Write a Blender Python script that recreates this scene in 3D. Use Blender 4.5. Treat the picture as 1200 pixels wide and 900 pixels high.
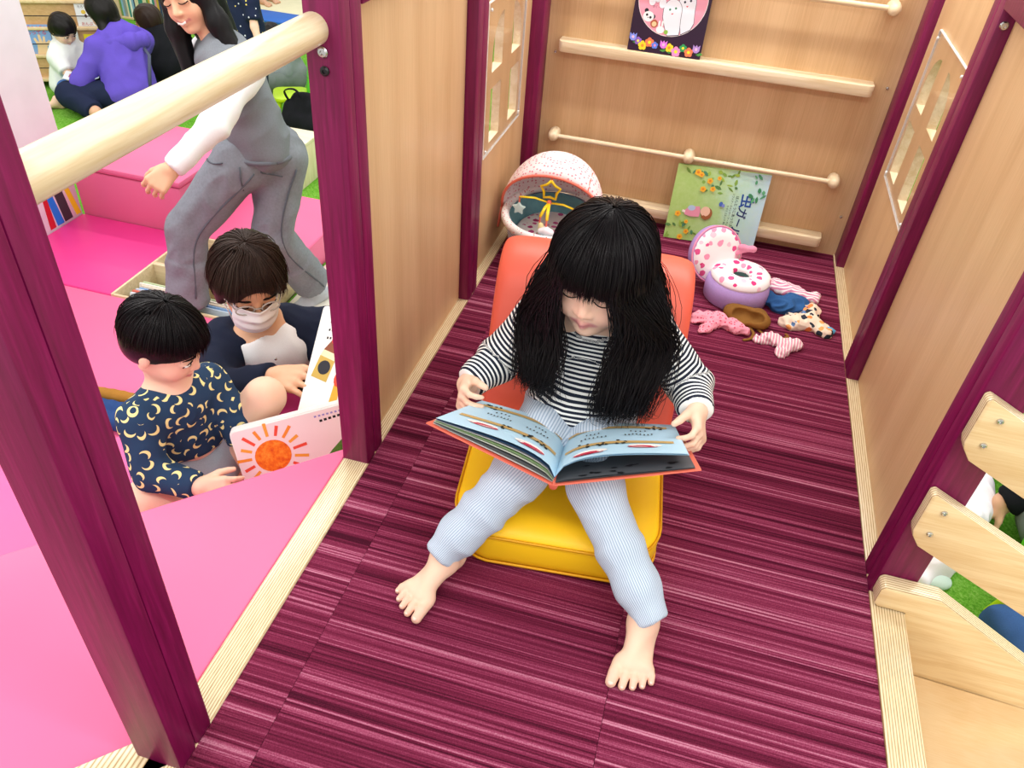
import bpy, bmesh, math, random
import numpy as np
from mathutils import Vector, Matrix
random.seed(7); rng = np.random.default_rng(7)
for o in list(bpy.data.objects): bpy.data.objects.remove(o, do_unlink=True)
scene = bpy.context.scene
C = scene.collection
# ---------------------------------------------------------------- camera, light, exposure
YAW, PITCH, ROLL, FPX = -0.214955, 0.670786, 0.086693, 916.106
def cam_axes():
    cy, sy = math.cos(YAW), math.sin(YAW); cp, sp = math.cos(PITCH), math.sin(PITCH)
    cr, sr = math.cos(ROLL), math.sin(ROLL)
    f = Vector((sy*cp, cy*cp, -sp)); r = Vector((cy, -sy, 0)); u = r.cross(f)
    return r*cr + u*sr, u*cr - r*sr, f
cr_, cu_, cf_ = cam_axes()
camd = bpy.data.cameras.new('camera'); cam = bpy.data.objects.new('camera', camd); C.objects.link(cam)
camd.sensor_fit = 'HORIZONTAL'; camd.sensor_width = 36.0; camd.lens = FPX/1200*36.0
camd.clip_start = 0.02; camd.clip_end = 100
M = Matrix((cr_, cu_, -cf_)).transposed().to_4x4(); M.translation = (0, 0, 1.2)
cam.matrix_world = M
scene.camera = cam
world = bpy.data.worlds.new('world'); scene.world = world; world.use_nodes = True
bg = world.node_tree.nodes['Background']; bg.inputs[0].default_value = (1.0, 0.985, 0.97, 1); bg.inputs[1].default_value = 0.80
FLOOR_Z, MAT_Z, STEP_Z, CEIL_Z = -0.97, -0.80, -0.35, 1.85
def area(name, loc, sx, sy, power, color=(1, 0.97, 0.93), rot=(0, 0, 0)):
    l = bpy.data.lights.new(name, 'AREA'); l.shape = 'RECTANGLE'; l.size = sx; l.size_y = sy
    l.energy = power; l.color = color
    o = bpy.data.objects.new(name, l); o.location = loc; o.rotation_euler = rot; C.objects.link(o); return o
# rows of ceiling tubes, running along X
LIGHTS = [(x, y) for x in (-5.1, -3.1, -1.1, 0.9, 2.9) for y in (-1.6, 0.3, 2.08, 2.34, 4.4, 6.4)]
for i, (x, y) in enumerate(LIGHTS): area('tube_light', (x, y, CEIL_Z-0.06), 1.9, 0.07, 13)
vs = scene.view_settings; vs.view_transform = 'Standard'; vs.look = 'None'; vs.gamma = 1.0; vs.use_curve_mapping = False
vs.exposure = 0.16

# ---------------------------------------------------------------- materials
def lin(c):
    if isinstance(c, str):
        c = c.lstrip('#'); c = [int(c[i:i+2], 16) for i in (0, 2, 4)]
    return tuple(((v/255)/12.92 if v/255 <= .04045 else ((v/255+.055)/1.055)**2.4) for v in c) + (1.0,)
class NT:
    def __init__(s, name):
        s.m = bpy.data.materials.new(name); s.m.use_nodes = True; s.t = s.m.node_tree; s.n = s.t.nodes
        s.b = s.n['Principled BSDF']
    def node(s, ty, **kw):
        n = s.n.new(ty)
        for k, v in kw.items():
            if k == 'inp':
                for kk, vv in v.items():
                    if isinstance(vv, bpy.types.NodeSocket): s.t.links.new(vv, n.inputs[kk])
                    else: n.inputs[kk].default_value = vv
            else: setattr(n, k, v)
        return n
    def link(s, a, b): s.t.links.new(a, b)
    def coord(s, kind='Object'): return s.node('ShaderNodeTexCoord').outputs[kind]
    def mapping(s, vec, scale=(1, 1, 1), loc=(0, 0, 0), rot=(0, 0, 0)):
        return s.node('ShaderNodeMapping', inp={'Vector': vec, 'Scale': scale, 'Location': loc, 'Rotation': rot}).outputs[0]
    def noise(s, vec, scale=5, detail=3, rough=.5, dist=0):
        return s.node('ShaderNodeTexNoise', inp={'Vector': vec, 'Scale': scale, 'Detail': detail, 'Roughness': rough, 'Distortion': dist}).outputs[0]
    def ramp(s, fac, stops, interp='LINEAR'):
        r = s.node('ShaderNodeValToRGB', inp={'Fac': fac}); cr = r.color_ramp; cr.interpolation = interp
        while len(cr.elements) < len(stops): cr.elements.new(.5)
        for e, (p, c) in zip(cr.elements, stops):
            e.position = p; e.color = lin(c) if not isinstance(c, (int, float)) else (c, c, c, 1)
        return r.outputs[0]
    def mix(s, fac, a, b, mode='MIX'):
        n = s.node('ShaderNodeMix', data_type='RGBA', blend_type=mode)
        for i, v in ((0, fac), (6, a), (7, b)):
            if isinstance(v, bpy.types.NodeSocket): s.link(v, n.inputs[i])
            else: n.inputs[i].default_value = v if i == 0 else lin(v)
        return n.outputs[2]
    def math(s, op, a, b=0.0, c=0.0):
        n = s.node('ShaderNodeMath', operation=op)
        for i, v in enumerate((a, b, c)):
            if isinstance(v, bpy.types.NodeSocket): s.link(v, n.inputs[i])
            else: n.inputs[i].default_value = v
        return n.outputs[0]
    def bump(s, h, strength=.3, dist=.01):
        s.link(s.node('ShaderNodeBump', inp={'Height': h, 'Strength': strength, 'Distance': dist}).outputs[0], s.b.inputs['Normal'])
    def attr(s, name, out='Fac'): return s.node('ShaderNodeAttribute', attribute_name=name).outputs[out]
    def base(s, v):
        if isinstance(v, bpy.types.NodeSocket): s.link(v, s.b.inputs['Base Color'])
        else: s.b.inputs['Base Color'].default_value = lin(v)
    def set(s, rough=.5, spec=.5, **kw):
        s.b.inputs['Roughness'].default_value = rough; s.b.inputs['Specular IOR Level'].default_value = spec
        for k, v in kw.items(): s.b.inputs[k].default_value = v
        return s.m
MC = {}
def plain(col, rough=.5, spec=.4, var=.06, **kw):
    key = (str(col), rough, spec, var, str(kw))
    if key in MC: return MC[key]
    t = NT('paint_' + str(col).strip('#'))
    if var:
        n = t.noise(t.coord(), 9, 2)
        f = t.ramp(n, [(.3, 1-var), (.7, 1.0)])
        t.base(t.mix(1.0, col, f, 'MULTIPLY'))
    else: t.base(col)
    MC[key] = t.set(rough, spec, **kw); return MC[key]
def m_stain():
    t = NT('burgundy_stained_wood'); v = t.coord()
    g = t.noise(t.mapping(v, (22, 22, 1.2)), 6, 4, .6, .3)
    t.base(t.ramp(g, [(.3, '#620437'), (.55, '#750745'), (.75, '#871452')]))
    t.bump(g, .12, .004); return t.set(.42, .4)
def m_panel(axis='z', dark='#c49d70', light='#dab78b'):
    t = NT('beech_panel'); v = t.coord()
    fine = t.noise(t.mapping(v, (140, 140, 2.5) if axis == 'z' else (2.5, 140, 140)), 3, 3, .6)
    broad = t.noise(t.mapping(v, (7, 7, .15)), 1.6, 2, .5)
    a = t.ramp(t.math('ADD', t.math('MULTIPLY', fine, .45), t.math('MULTIPLY', broad, .6)), [(.36, dark), (.66, light)])
    t.base(a); t.bump(fine, .05, .002); return t.set(.38, .4)
def m_lightwood(axis=1, light='#ead9ba', dark='#d6bd92'):
    t = NT('pale_wood'); v = t.coord(); sc = [26, 26, 26]; sc[axis] = 1.4
    g = t.noise(t.mapping(v, tuple(sc)), 2.2, 4, .6, .6)
    f = t.noise(t.mapping(v, tuple(s*6 for s in sc)), 2.2, 2, .6)
    t.base(t.ramp(t.math('ADD', t.math('MULTIPLY', g, .75), t.math('MULTIPLY', f, .25)), [(.34, dark), (.6, light)]))
    return t.set(.32, .45)
def m_plyedge(axis=0, period=0.0048, light='#dac59d', dark='#a08054'):
    # layered veneers: thin lines across one axis, running along the others
    t = NT('plywood_edge'); v = t.coord()
    s = t.node('ShaderNodeSeparateXYZ', inp={0: v})
    wob = t.noise(t.mapping(v, (4, 3, 4)), 2, 2)
    p = t.math('ADD', t.math('MULTIPLY', s.outputs[axis], 1/period), t.math('MULTIPLY', wob, .8))
    w = t.math('PINGPONG', p, .5)
    grain = t.noise(t.mapping(v, (60, 4, 60) if axis != 1 else (4, 60, 60)), 6, 3, .7)
    f = t.math('ADD', t.math('MULTIPLY', w, 1.1), t.math('MULTIPLY', grain, .45))
    t.base(t.ramp(f, [(.25, dark), (.48, light), (.8, '#e6d6b4')]))
    return t.set(.24, .5)
def m_carpet():
    t = NT('striped_burgundy_carpet'); v = t.coord(); r = t.node('ShaderNodeObjectInfo').outputs['Random']
    s = t.node('ShaderNodeSeparateXYZ', inp={0: v})
    def row(scale, seed, xs=.006):
        vec = t.node('ShaderNodeCombineXYZ', inp={0: t.math('MULTIPLY', s.outputs[0], xs), 1: s.outputs[1], 2: t.math('MULTIPLY_ADD', r, 40.0, seed)}).outputs[0]
        return t.noise(vec, scale, 1, .5)
    a = row(45, 3.1); b = row(150, 8.7); c = row(360, 1.3)
    f = t.math('ADD', t.math('ADD', t.math('MULTIPLY', a, .34), t.math('MULTIPLY', b, .40)), t.math('MULTIPLY', c, .30))
    pile = t.noise(v, 420, 2, .7)
    f2 = t.math('ADD', f, t.math('MULTIPLY_ADD', pile, .16, -.08))
    col = t.ramp(f2, [(.39, '#400c21'), (.47, '#611933'), (.54, '#772744'), (.605, '#984562'), (.68, '#bf7c92')])
    t.base(col); h = t.math('ADD', t.math('MULTIPLY', f, .8), t.math('MULTIPLY', pile, .6)); t.bump(h, .7, .006)
    return t.set(.95, .1)
def m_grass():
    t = NT('green_pile_carpet'); v = t.coord(); n = t.noise(v, 110, 3, .7); b = t.noise(v, 5, 2)
    t.base(t.ramp(t.math('ADD', t.math('MULTIPLY', n, .7), t.math('MULTIPLY', b, .3)), [(.36, '#4f9a1c'), (.52, '#78bd3c'), (.68, '#a3d767')]))
    t.bump(n, .9, .02); return t.set(.95, .1)
def m_vinyl(col, rough=.42):
    t = NT('vinyl'); v = t.coord(); n = t.noise(v, 900, 2, .6); b = t.noise(v, 3, 2)
    t.base(t.mix(1.0, col, t.ramp(b, [(.3, .94), (.7, 1.0)]), 'MULTIPLY')); t.bump(n, .06, .001); return t.set(rough, .4)
def m_clear():
    t = NT('clear_acrylic'); fr = t.math('MULTIPLY_ADD', t.node('ShaderNodeLayerWeight', inp={'Blend': .12}).outputs['Facing'], .25, .03)
    gl = t.node('ShaderNodeBsdfGlossy', inp={'Roughness': .03, 'Color': (1, 1, 1, 1)}).outputs[0]; tr = t.node('ShaderNodeBsdfTransparent', inp={'Color': (.985, .985, .985, 1)}).outputs[0]
    mx = t.node('ShaderNodeMixShader'); t.link(fr, mx.inputs[0]); t.link(tr, mx.inputs[1]); t.link(gl, mx.inputs[2]); t.link(mx.outputs[0], t.n['Material Output'].inputs['Surface']); return t.m
STAIN = m_stain(); PANEL = m_panel(); PALE_Y = m_lightwood(1); PALE_X = m_lightwood(0); PLY_X = m_plyedge(0); PLY_Z = m_plyedge(2, .005)
CARPET = m_carpet(); GRASS = m_grass(); CLEAR = m_clear()
PINK = m_vinyl('#ec6592'); MAGENTA = m_vinyl('#dc3685'); DEEPPINK = m_vinyl('#c81f6e'); MIDPINK = m_vinyl('#e7609c'); ROSE = m_vinyl('#d9668f')
YELLOW = m_vinyl('#ffcb1c', .4); CORAL = m_vinyl('#f66a54', .42); CREAM = m_vinyl('#eceadb', .45)
STEEL = plain('#c9c9c6', .25, .5, 0, Metallic=1.0); BLACKP = plain('#15151a', .35, .5, 0)

# ---------------------------------------------------------------- mesh helpers
class MB:
    def __init__(s): s.v = []; s.f = []; s.mi = []; s.mats = []; s.n = 0
    def mat(s, m):
        if m is None: return 0
        if m not in s.mats: s.mats.append(m)
        return s.mats.index(m)
    def add(s, v, f, m=None):
        v = np.asarray(v, float).reshape(-1, 3); s.v.append(v); k = s.mat(m)
        for q in f: s.f.append(tuple(int(i)+s.n for i in q)); s.mi.append(k)
        s.n += len(v); return s
    def box(s, lo, hi, m=None):
        x0, y0, z0 = lo; x1, y1, z1 = hi
        v = [(x0,y0,z0),(x1,y0,z0),(x1,y1,z0),(x0,y1,z0),(x0,y0,z1),(x1,y0,z1),(x1,y1,z1),(x0,y1,z1)]
        return s.add(v, [(0,3,2,1),(4,5,6,7),(0,1,5,4),(1,2,6,5),(2,3,7,6),(3,0,4,7)], m)
    def obox(s, c, ax, half, m=None):
        c = np.array(c, float); ax = np.array(ax, float); h = half
        v = [c+ax[0]*h[0]*i+ax[1]*h[1]*j+ax[2]*h[2]*k for k in (-1, 1) for i, j in ((-1,-1),(1,-1),(1,1),(-1,1))]
        return s.add(v, [(0,3,2,1),(4,5,6,7),(0,1,5,4),(1,2,6,5),(2,3,7,6),(3,0,4,7)], m)
    def prism(s, poly, o, u, w, d, m=None):
        # polygon (a,b) in the plane o+a*u+b*w, extruded by the vector d
        o, u, w, d = (np.array(q, float) for q in (o, u, w, d)); n = len(poly)
        a = [o+p[0]*u+p[1]*w for p in poly]; b = [p+d for p in a]
        fs = [tuple(range(n-1, -1, -1)), tuple(range(n, 2*n))] + [(i, (i+1) % n, n+(i+1) % n, n+i) for i in range(n)]
        return s.add(a+b, fs, m)
    def flat(s, poly, o, u, w, m=None):
        o, u, w = (np.array(q, float) for q in (o, u, w))
        return s.add([o+p[0]*u+p[1]*w for p in poly], [tuple(range(len(poly)))], m)
    def tube(s, pts, r, n=10, m=None, cap=True, flat=1.0, up=None):
        pts = np.array(pts, float); k = len(pts); rr = np.broadcast_to(np.array(r, float), (k,))
        t = np.gradient(pts, axis=0); t /= np.linalg.norm(t, axis=1)[:, None]+1e-12
        a = np.array(up if up is not None else ((0, 0, 1) if abs(t[0][2]) < .9 else (1, 0, 0)), float)
        vs_ = []
        for i in range(k):
            x = a-t[i]*(a@t[i]); x /= np.linalg.norm(x)+1e-12; y = np.cross(t[i], x); a = x if up is None else a
            ang = np.arange(n)*2*math.pi/n
            vs_.append(pts[i]+rr[i]*(np.cos(ang)[:, None]*x*flat+np.sin(ang)[:, None]*y))
        v = np.concatenate(vs_); f = []
        for i in range(k-1):
            for j in range(n):
                f.append((i*n+j, i*n+(j+1) % n, (i+1)*n+(j+1) % n, (i+1)*n+j))
        if cap: f.append(tuple(range(n-1, -1, -1))); f.append(tuple((k-1)*n+j for j in range(n)))
        return s.add(v, f, m)
    def lathe(s, prof, o=(0, 0, 0), n=24, ax=(1, 0, 0), ay=(0, 1, 0), az=(0, 0, 1), sx=1, sy=1, m=None, cap=True):
        o, ax, ay, az = (np.array(q, float) for q in (o, ax, ay, az)); v = []; f = []
        for r, z in prof:
            for j in range(n):
                a = j*2*math.pi/n; v.append(o+ax*r*sx*math.cos(a)+ay*r*sy*math.sin(a)+az*z)
        for i in range(len(prof)-1):
            for j in range(n): f.append((i*n+j, i*n+(j+1) % n, (i+1)*n+(j+1) % n, (i+1)*n+j))
        if cap: f.append(tuple(range(n-1, -1, -1))); f.append(tuple((len(prof)-1)*n+j for j in range(n)))
        return s.add(v, f, m)
    def ball(s, c, r, n=12, k=7, m=None):
        r = np.broadcast_to(np.array(r, float), (3,))
        prof = [(max(math.sin(math.pi*i/k), 1e-3), -math.cos(math.pi*i/k)) for i in range(k+1)]
        b = MB().lathe(prof, n=n); return s.add(np.concatenate(b.v)*r+np.array(c, float), b.f, m)
    def grid(s, P, m=None, closed=False):
        P = np.array(P, float); a, b = P.shape[:2]; f = []
        for i in range(a-1):
            for j in range(b-1 + (1 if closed else 0)):
                f.append((i*b+j, i*b+(j+1) % b, (i+1)*b+(j+1) % b, (i+1)*b+j))
        return s.add(P.reshape(-1, 3), f, m)
    def build(s, name, mat=None, parent=None, origin=None, bevel=0, seg=2, smooth=False, solid=0, subsurf=0, normals=True):
        v = np.concatenate(s.v)
        if parent is not None: org = np.array(parent['_org'])
        elif origin is not None: org = np.array(origin, float)
        else:
            lo, hi = v.min(0), v.max(0); org = np.array([(lo[0]+hi[0])/2, (lo[1]+hi[1])/2, lo[2]])
        me = bpy.data.meshes.new(name); me.from_pydata((v-org).tolist(), [], s.f); me.update()
        ms = s.mats if s.mats else [mat]
        for q in ms: me.materials.append(q if q is not None else mat)
        if len(ms) > 1: me.polygons.foreach_set('material_index', s.mi)
        bm = bmesh.new(); bm.from_mesh(me)
        if normals: bmesh.ops.recalc_face_normals(bm, faces=bm.faces)
        if bevel:
            es = [e for e in bm.edges if len(e.link_faces) == 2 and e.calc_face_angle(0) > .5]
            bmesh.ops.bevel(bm, geom=es, offset=bevel, segments=seg, profile=.5, affect='EDGES', clamp_overlap=True)
        bm.to_mesh(me); bm.free()
        if smooth or bevel:
            for p in me.polygons: p.use_smooth = True
            if bevel or smooth == 'auto':
                try: me.set_sharp_from_angle(angle=math.radians(38))
                except Exception: pass
        o = bpy.data.objects.new(name, me); C.objects.link(o)
        if solid:
            md = o.modifiers.new('solid', 'SOLIDIFY'); md.thickness = solid; md.offset = 0
        if subsurf:
            md = o.modifiers.new('sub', 'SUBSURF'); md.levels = subsurf; md.render_levels = subsurf
        if parent is not None: o.parent = parent; o['_org'] = list(map(float, org))
        else: o.location = org; o['_org'] = list(map(float, org))
        return o
def tag(o, label=None, cat=None, group=None, kind=None):
    if label: o['label'] = label
    if cat: o['category'] = cat
    if group: o['group'] = group
    if kind: o['kind'] = kind
    return o
def thing(name, org, label, cat, group=None):
    o = bpy.data.objects.new(name, None); C.objects.link(o); o.location = org; o['_org'] = list(map(float, org))
    o.empty_display_size = .05
    return tag(o, label, cat, group)
def struct(o): o['kind'] = 'structure'; return o
def circle(r, n=20, cx=0, cy=0, ry=None, a0=0): return [(cx+r*math.cos(a0+2*math.pi*i/n), cy+(ry or r)*math.sin(a0+2*math.pi*i/n)) for i in range(n)]
def star(r1, r2, k=5, cx=0, cy=0, a0=math.pi/2): return [(cx+(r1 if i % 2 == 0 else r2)*math.cos(a0+math.pi*i/k), cy+(r1 if i % 2 == 0 else r2)*math.sin(a0+math.pi*i/k)) for i in range(2*k)]
def rrect(w, h, r, n=5, cx=0, cy=0):
    p = []
    for sx, sy, a in ((1, 1, 0), (-1, 1, 90), (-1, -1, 180), (1, -1, 270)):
        for i in range(n):
            t = math.radians(a+90*i/(n-1)); p.append((cx+sx*(w/2-r)+r*math.cos(t), cy+sy*(h/2-r)+r*math.sin(t)))
    return p
CJK = None
def text_mesh(body, size, bold=.0):
    cu = bpy.data.curves.new('txt', 'FONT'); cu.body = body; cu.offset = bold*size; cu.size = size; cu.resolution_u = 3; cu.align_x = 'CENTER'; cu.align_y = 'CENTER'
    o = bpy.data.objects.new('txt', cu); C.objects.link(o)
    dg = bpy.context.evaluated_depsgraph_get(); dg.update(); me = bpy.data.meshes.new_from_object(o.evaluated_get(dg))
    v = [tuple(q.co) for q in me.vertices]; f = [tuple(p.vertices) for p in me.polygons]
    bpy.data.objects.remove(o, do_unlink=True); bpy.data.curves.remove(cu); bpy.data.meshes.remove(me)
    return v, f
def put_text(mb, body, size, o, u, w, cx, cy, m, rot=0, bold=.0):
    v, f = text_mesh(body, size, bold)
    if not v: return
    o, u, w = (np.array(q, float) for q in (o, u, w)); c, s_ = math.cos(rot), math.sin(rot)
    mb.add([o+u*(cx+c*p[0]-s_*p[1])+w*(cy+s_*p[0]+c*p[1]) for p in v], f, m)
# ---------------------------------------------------------------- play loft: floor, thresholds, posts, panels
XL, XR, YB = -0.540, 0.495, 2.505
fl = struct(MB().box((XL, -0.35, -0.06), (XR, YB, -0.006)).build('floor', plain('#5c1434', .9), bevel=0))
fl['label'] = 'striped burgundy carpet tiles laid over the loft floor'
xs = [XL, -0.449, 0.047, XR]; ys = [-0.35, 0.13, 0.63, 1.13, 1.63, 2.13, YB]
for i in range(3):
    for j in range(6):
        t = MB().box((xs[i]+.0004, ys[j]+.0002, -0.006), (xs[i+1]-.0004, ys[j+1]-.0002, 0.0)).build('carpet_tile', CARPET, fl)
sk = struct(MB().box((XL-.05, -.35, FLOOR_Z), (XR+.05, YB+.02, -.065)).build('wall_plinth', m_panel('z', '#c2935f', '#d7ae80')))
# plywood thresholds along both sides
struct(MB().box((-0.596, -0.30, -0.06), (XL, YB, 0.004)).build('trim_1', PLY_X, bevel=.002))
struct(MB().box((XR, -0.35, -0.06), (0.556, 1.10, 0.004)).build('trim_2', PLY_X, bevel=.002))
struct(MB().box((XR, 1.10, -0.06), (0.556, YB, 0.004)).build('trim_3', PLY_X, bevel=.002))
d45 = np.array([-.7071, -.7071, 0]); n45 = np.array([.7071, -.7071, 0])
mb = MB().obox(np.array([-0.598, 0.425, -0.028])+d45*.375+n45*.0, [d45, n45, (0, 0, 1)], (.40, .03, .032))
struct(mb.build('trim_4', m_plyedge(0, .008), bevel=.002))
def bolt(parent, c, ax, r=.0062, m=STEEL, name='bolt'):
    ax = np.array(ax, float); u = np.cross(ax, (0, 0, 1)); u /= np.linalg.norm(u); w = np.cross(ax, u)
    b = MB().lathe([(r, 0), (r, .002), (r*.75, .0042), (r*.42, .0045), (r*.40, .002)], c, 16, u, w, ax, m=m)
    return b.build(name, m, parent, smooth='auto')
def post(x0, x1, y0, y1, label, ztop=1.02, bolts=(), lam='y'):
    t = thing('post', ((x0+x1)/2, (y0+y1)/2, -.06), label, 'post')
    if lam == 'y':
        ym = (y0+y1)/2
        for a, b in ((y0, ym), (ym, y1)): MB().box((x0, a, -.06), (x1, b, ztop)).build('board', STAIN, t, bevel=.0035)
    else: MB().box((x0, y0, -.06), (x1, y1, ztop)).build('board', STAIN, t, bevel=.0035)
    for c, ax, r, m, nm in bolts: bolt(t, c, ax, r, m, nm)
    return t
post(-0.615, XL, 0.42, 0.50, 'burgundy post in the near left corner at the end of the round rail')
post(-0.598, XL, 1.10, 1.18, 'burgundy post left of the girl carrying the round rail and a steel bolt', bolts=[((-.569, 1.0995, .845), (0, -1, 0), .0085, STEEL, 'bolt'), ((-.568, 1.0995, .818), (0, -1, 0), .0075, BLACKP, 'bolt_cap')])
post(-0.585, XL, 1.795, 1.878, 'burgundy post between the solid left panel and the left window panel')
post(-0.580, -0.528, 2.42, YB, 'burgundy corner post at the left end of the back wall', lam='n')
post(0.500, 0.552, 2.42, YB, 'burgundy corner post at the right end of the back wall', lam='n')
post(XR, 0.552, 1.800, 1.882, 'burgundy post between the solid right panel and the right window panel', bolts=[((.508, 1.7995, .868), (0, -1, 0), .0085, STEEL, 'bolt')])
post(XR, 0.565, 1.098, 1.178, 'burgundy post on the right where the wooden stair slats are screwed on')
def top_rail(x0, x1, y0, y1, label):
    t = MB().box((x0, y0, .897), (x1, y1, .985)).build('top_rail', STAIN, bevel=.004); tag(t, label, 'rail')
top_rail(-.590, -.538, 1.182, 1.792, 'burgundy top rail over the solid left panel')
top_rail(.492, .550, 1.182, 1.797, 'burgundy top rail over the solid right panel')
# side panels
struct(MB().box((-.590, 1.182, .004), (-.567, 1.793, .897)).build('wall_left', PANEL))
struct(MB().box((.524, 1.180, .004), (.547, 1.798, .897)).build('wall_right', PANEL))
def arch_hole_panel(name, x0, x1, ya, yb, sgn):
    # window panel: four openings (two rectangles, two quarter-arch tops) cut through a sheet
    holes = []
    c = (ya+yb)/2
    L0, L1, R0, R1 = 2.022, 2.118, 2.214, 2.310
    def arch(y_in, y_out):
        p = [(y_in, .562), (y_out, .562), (y_out, .600)]
        for i in range(1, 9):
            a = math.pi/2*i/8; p.append((y_in+(y_out-y_in)*math.cos(a), .600+.098*math.sin(a)))
        return p
    holes = [[(L0, .373), (L1, .373), (L1, .520), (L0, .520)], [(R0, .373), (R1, .373), (R1, .520), (R0, .520)], arch(L1, L0), arch(R0, R1)]
    bm = bmesh.new(); xm = x0
    def loop(p):
        vs_ = [bm.verts.new((xm, y, z)) for y, z in p]; return [bm.edges.new((vs_[i], vs_[(i+1) % len(vs_)])) for i in range(len(vs_))]
    es = loop([(ya, .004), (yb, .004), (yb, .985), (ya, .985)])
    for h in holes: es += loop(h)
    bmesh.ops.triangle_fill(bm, use_beauty=True, use_dissolve=False, edges=es)
    def inside(y, z, p):
        r = False; n = len(p)
        for i in range(n):
            a, b = p[i], p[(i+1) % n]
            if (a[1] > z) != (b[1] > z) and y < (b[0]-a[0])*(z-a[1])/(b[1]-a[1])+a[0]: r = not r
        return r
    kill = [f for f in bm.faces if any(inside(f.calc_center_median().y, f.calc_center_median().z, h) for h in holes)]
    bmesh.ops.delete(bm, geom=kill, context='FACES_ONLY')
    r = bmesh.ops.extrude_face_region(bm, geom=list(bm.faces))
    bmesh.ops.translate(bm, verts=[g for g in r['geom'] if isinstance(g, bmesh.types.BMVert)], vec=(x1-x0, 0, 0))
    bmesh.ops.recalc_face_normals(bm, faces=bm.faces)
    me = bpy.data.meshes.new(name); bm.to_mesh(me); bm.free(); me.materials.append(PANEL)
    o = bpy.data.objects.new(name, me); C.objects.link(o); o['_org'] = [0., 0., 0.]; struct(o)
    # rim of paler cut edges
    rim = MB()
    for h in holes:
        n = len(h)
        for i in range(n):
            a, b = h[i], h[(i+1) % n]; e = .0006
            cy_, cz_ = sum(p[0] for p in h)/n, sum(p[1] for p in h)/n
            q = [(p[0]+(cy_-p[0])*.006, p[1]+(cz_-p[1])*.006) for p in (a, b)]
            rim.add([(x0, *q[0]), (x1, *q[0]), (x1, *q[1]), (x0, *q[1])], [(0, 1, 2, 3)])
    rim.build('cut_edge', PALE_Y, o, normals=False)
    return o
arch_hole_panel('window_1', -.590, -.567, 1.880, 2.420, 1)
arch_hole_panel('window_2', .524, .547, 1.884, 2.420, -1)
def acrylic(x0, x1, n, label, sx):
    t = thing('acrylic_sheet', (x0, 2.145, .35), label, 'window pane')
    MB().prism([(1.957, .352), (2.332, .352), (2.332, .742), (1.957, .742)], (x0, 0, 0), (0, 1, 0), (0, 0, 1), (x1-x0, 0, 0)).build('pane', CLEAR, t)
    ED = plain('#f4f4f2', .3, .5, 0); xm0, xm1 = min(x0, x1)-.0004, max(x0, x1)+.0004
    for a, b, c, d in ((1.9545, 1.9570, .352, .742), (2.332, 2.3335, .352, .742), (1.957, 2.332, .742, .7442), (1.957, 2.332, .3505, .352)): MB().box((xm0, a, c), (xm1, b, d)).build('polished_edge', ED, t)
    for y in (1.972, 2.317):
        for z in (.368, .726): bolt(t, (x1 if sx > 0 else x0, y, z), (sx, 0, 0), .0042, plain('#e8e8e4', .3, .5, 0), 'screw')
acrylic(-.5665, -.5615, 0, 'clear acrylic sheet screwed over the arched openings of the left wall', 1)
acrylic(.5185, .5235, 0, 'clear acrylic sheet screwed over the arched openings of the right wall', -1)
# back wall with shelves and rods
wb = struct(MB().box((-.55, YB, -.06), (.53, YB+.022, 1.02)).build('wall_back', PANEL))
for x, z in ((-.50, .505), (.478, .54), (.478, .135)): bolt(wb, (x, YB, z), (0, -1, 0), .0045, STEEL, 'screw')
def ledge(x0, x1, z0, z1, label, y=2.452):
    tag(MB().prism(rrect(x1-x0, YB-y+.02, .018, cx=(x0+x1)/2, cy=(y+YB+.02)/2), (0, 0, z0), (1, 0, 0), (0, 1, 0), (0, 0, z1-z0)).build('book_ledge', PALE_X, bevel=.003), label, 'shelf')
ledge(-.485, .437, .520, .552, 'pale wooden ledge on the back wall under the dark picture book')
ledge(-.485, .437, .040, .072, 'low pale wooden ledge just above the carpet on the back wall')
def rod(z, xs_, label):
    t = thing('book_rod', (0, YB, z), label, 'rod')
    MB().tube([(xs_[0], 2.462, z), (xs_[-1], 2.462, z)], .0075, 12, m=PALE_X).build('rod', PALE_X, t, smooth='auto')
    for x in xs_:
        MB().lathe([(.010, 0), (.0165, .004), (.019, .015), (.0185, .036), (.0165, .052), (.011, .061), (.002, .063)], (x, YB, z), 16, (1, 0, 0), (0, 0, 1), (0, -1, 0), m=PALE_Y).build('knob', PALE_Y, t, smooth=True)
rod(.258, (-.472, -.031, .415), 'thin wooden rod on three knobs low on the back wall')
rod(.752, (-.472, -.031, .418), 'thin wooden rod on knobs high on the back wall')
# round guard rail on the left
tag(MB().tube([(-.581, .498, .876), (-.581, 1.102, .876)], .0235, 28, m=PALE_Y).build('guard_rail', PALE_Y, smooth='auto'), 'thick round pale wooden rail between the two near left posts', 'rail')
# slide side with slats on the right
def slat(poly, label, y0=1.072, y1=1.098, screws=(), lay=None):
    t = thing('stair_slat', (poly[0][0], y1, poly[0][1]), label, 'slat')
    mb = MB(); n = len(poly)
    mb.prism(poly, (0, y0, 0), (1, 0, 0), (0, 0, 1), (0, y1-y0, 0))
    o = mb.build('board', None, t, bevel=.003)
    o.data.materials.clear(); o.data.materials.append(m_lightwood(0, '#edd3a2', '#dcba83')); o.data.materials.append(m_plyedge(1, .0052))
    for p in o.data.polygons: p.material_index = 0 if abs(p.normal.y) > .7 else 1
    for x, z in screws: bolt(t, (x, y0, z), (0, -1, 0), .0055, STEEL, 'screw')
    return t
def sl(x0, zt, zb, L, s=-.49):
    return [(x0, zt-.006), (x0+.006, zt), (x0+L, zt+s*(L-.006)), (x0+L, zb+s*(L-.02)), (x0+.02, zb), (x0+.004, zb+.022), (x0, zb+.035)]
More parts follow.
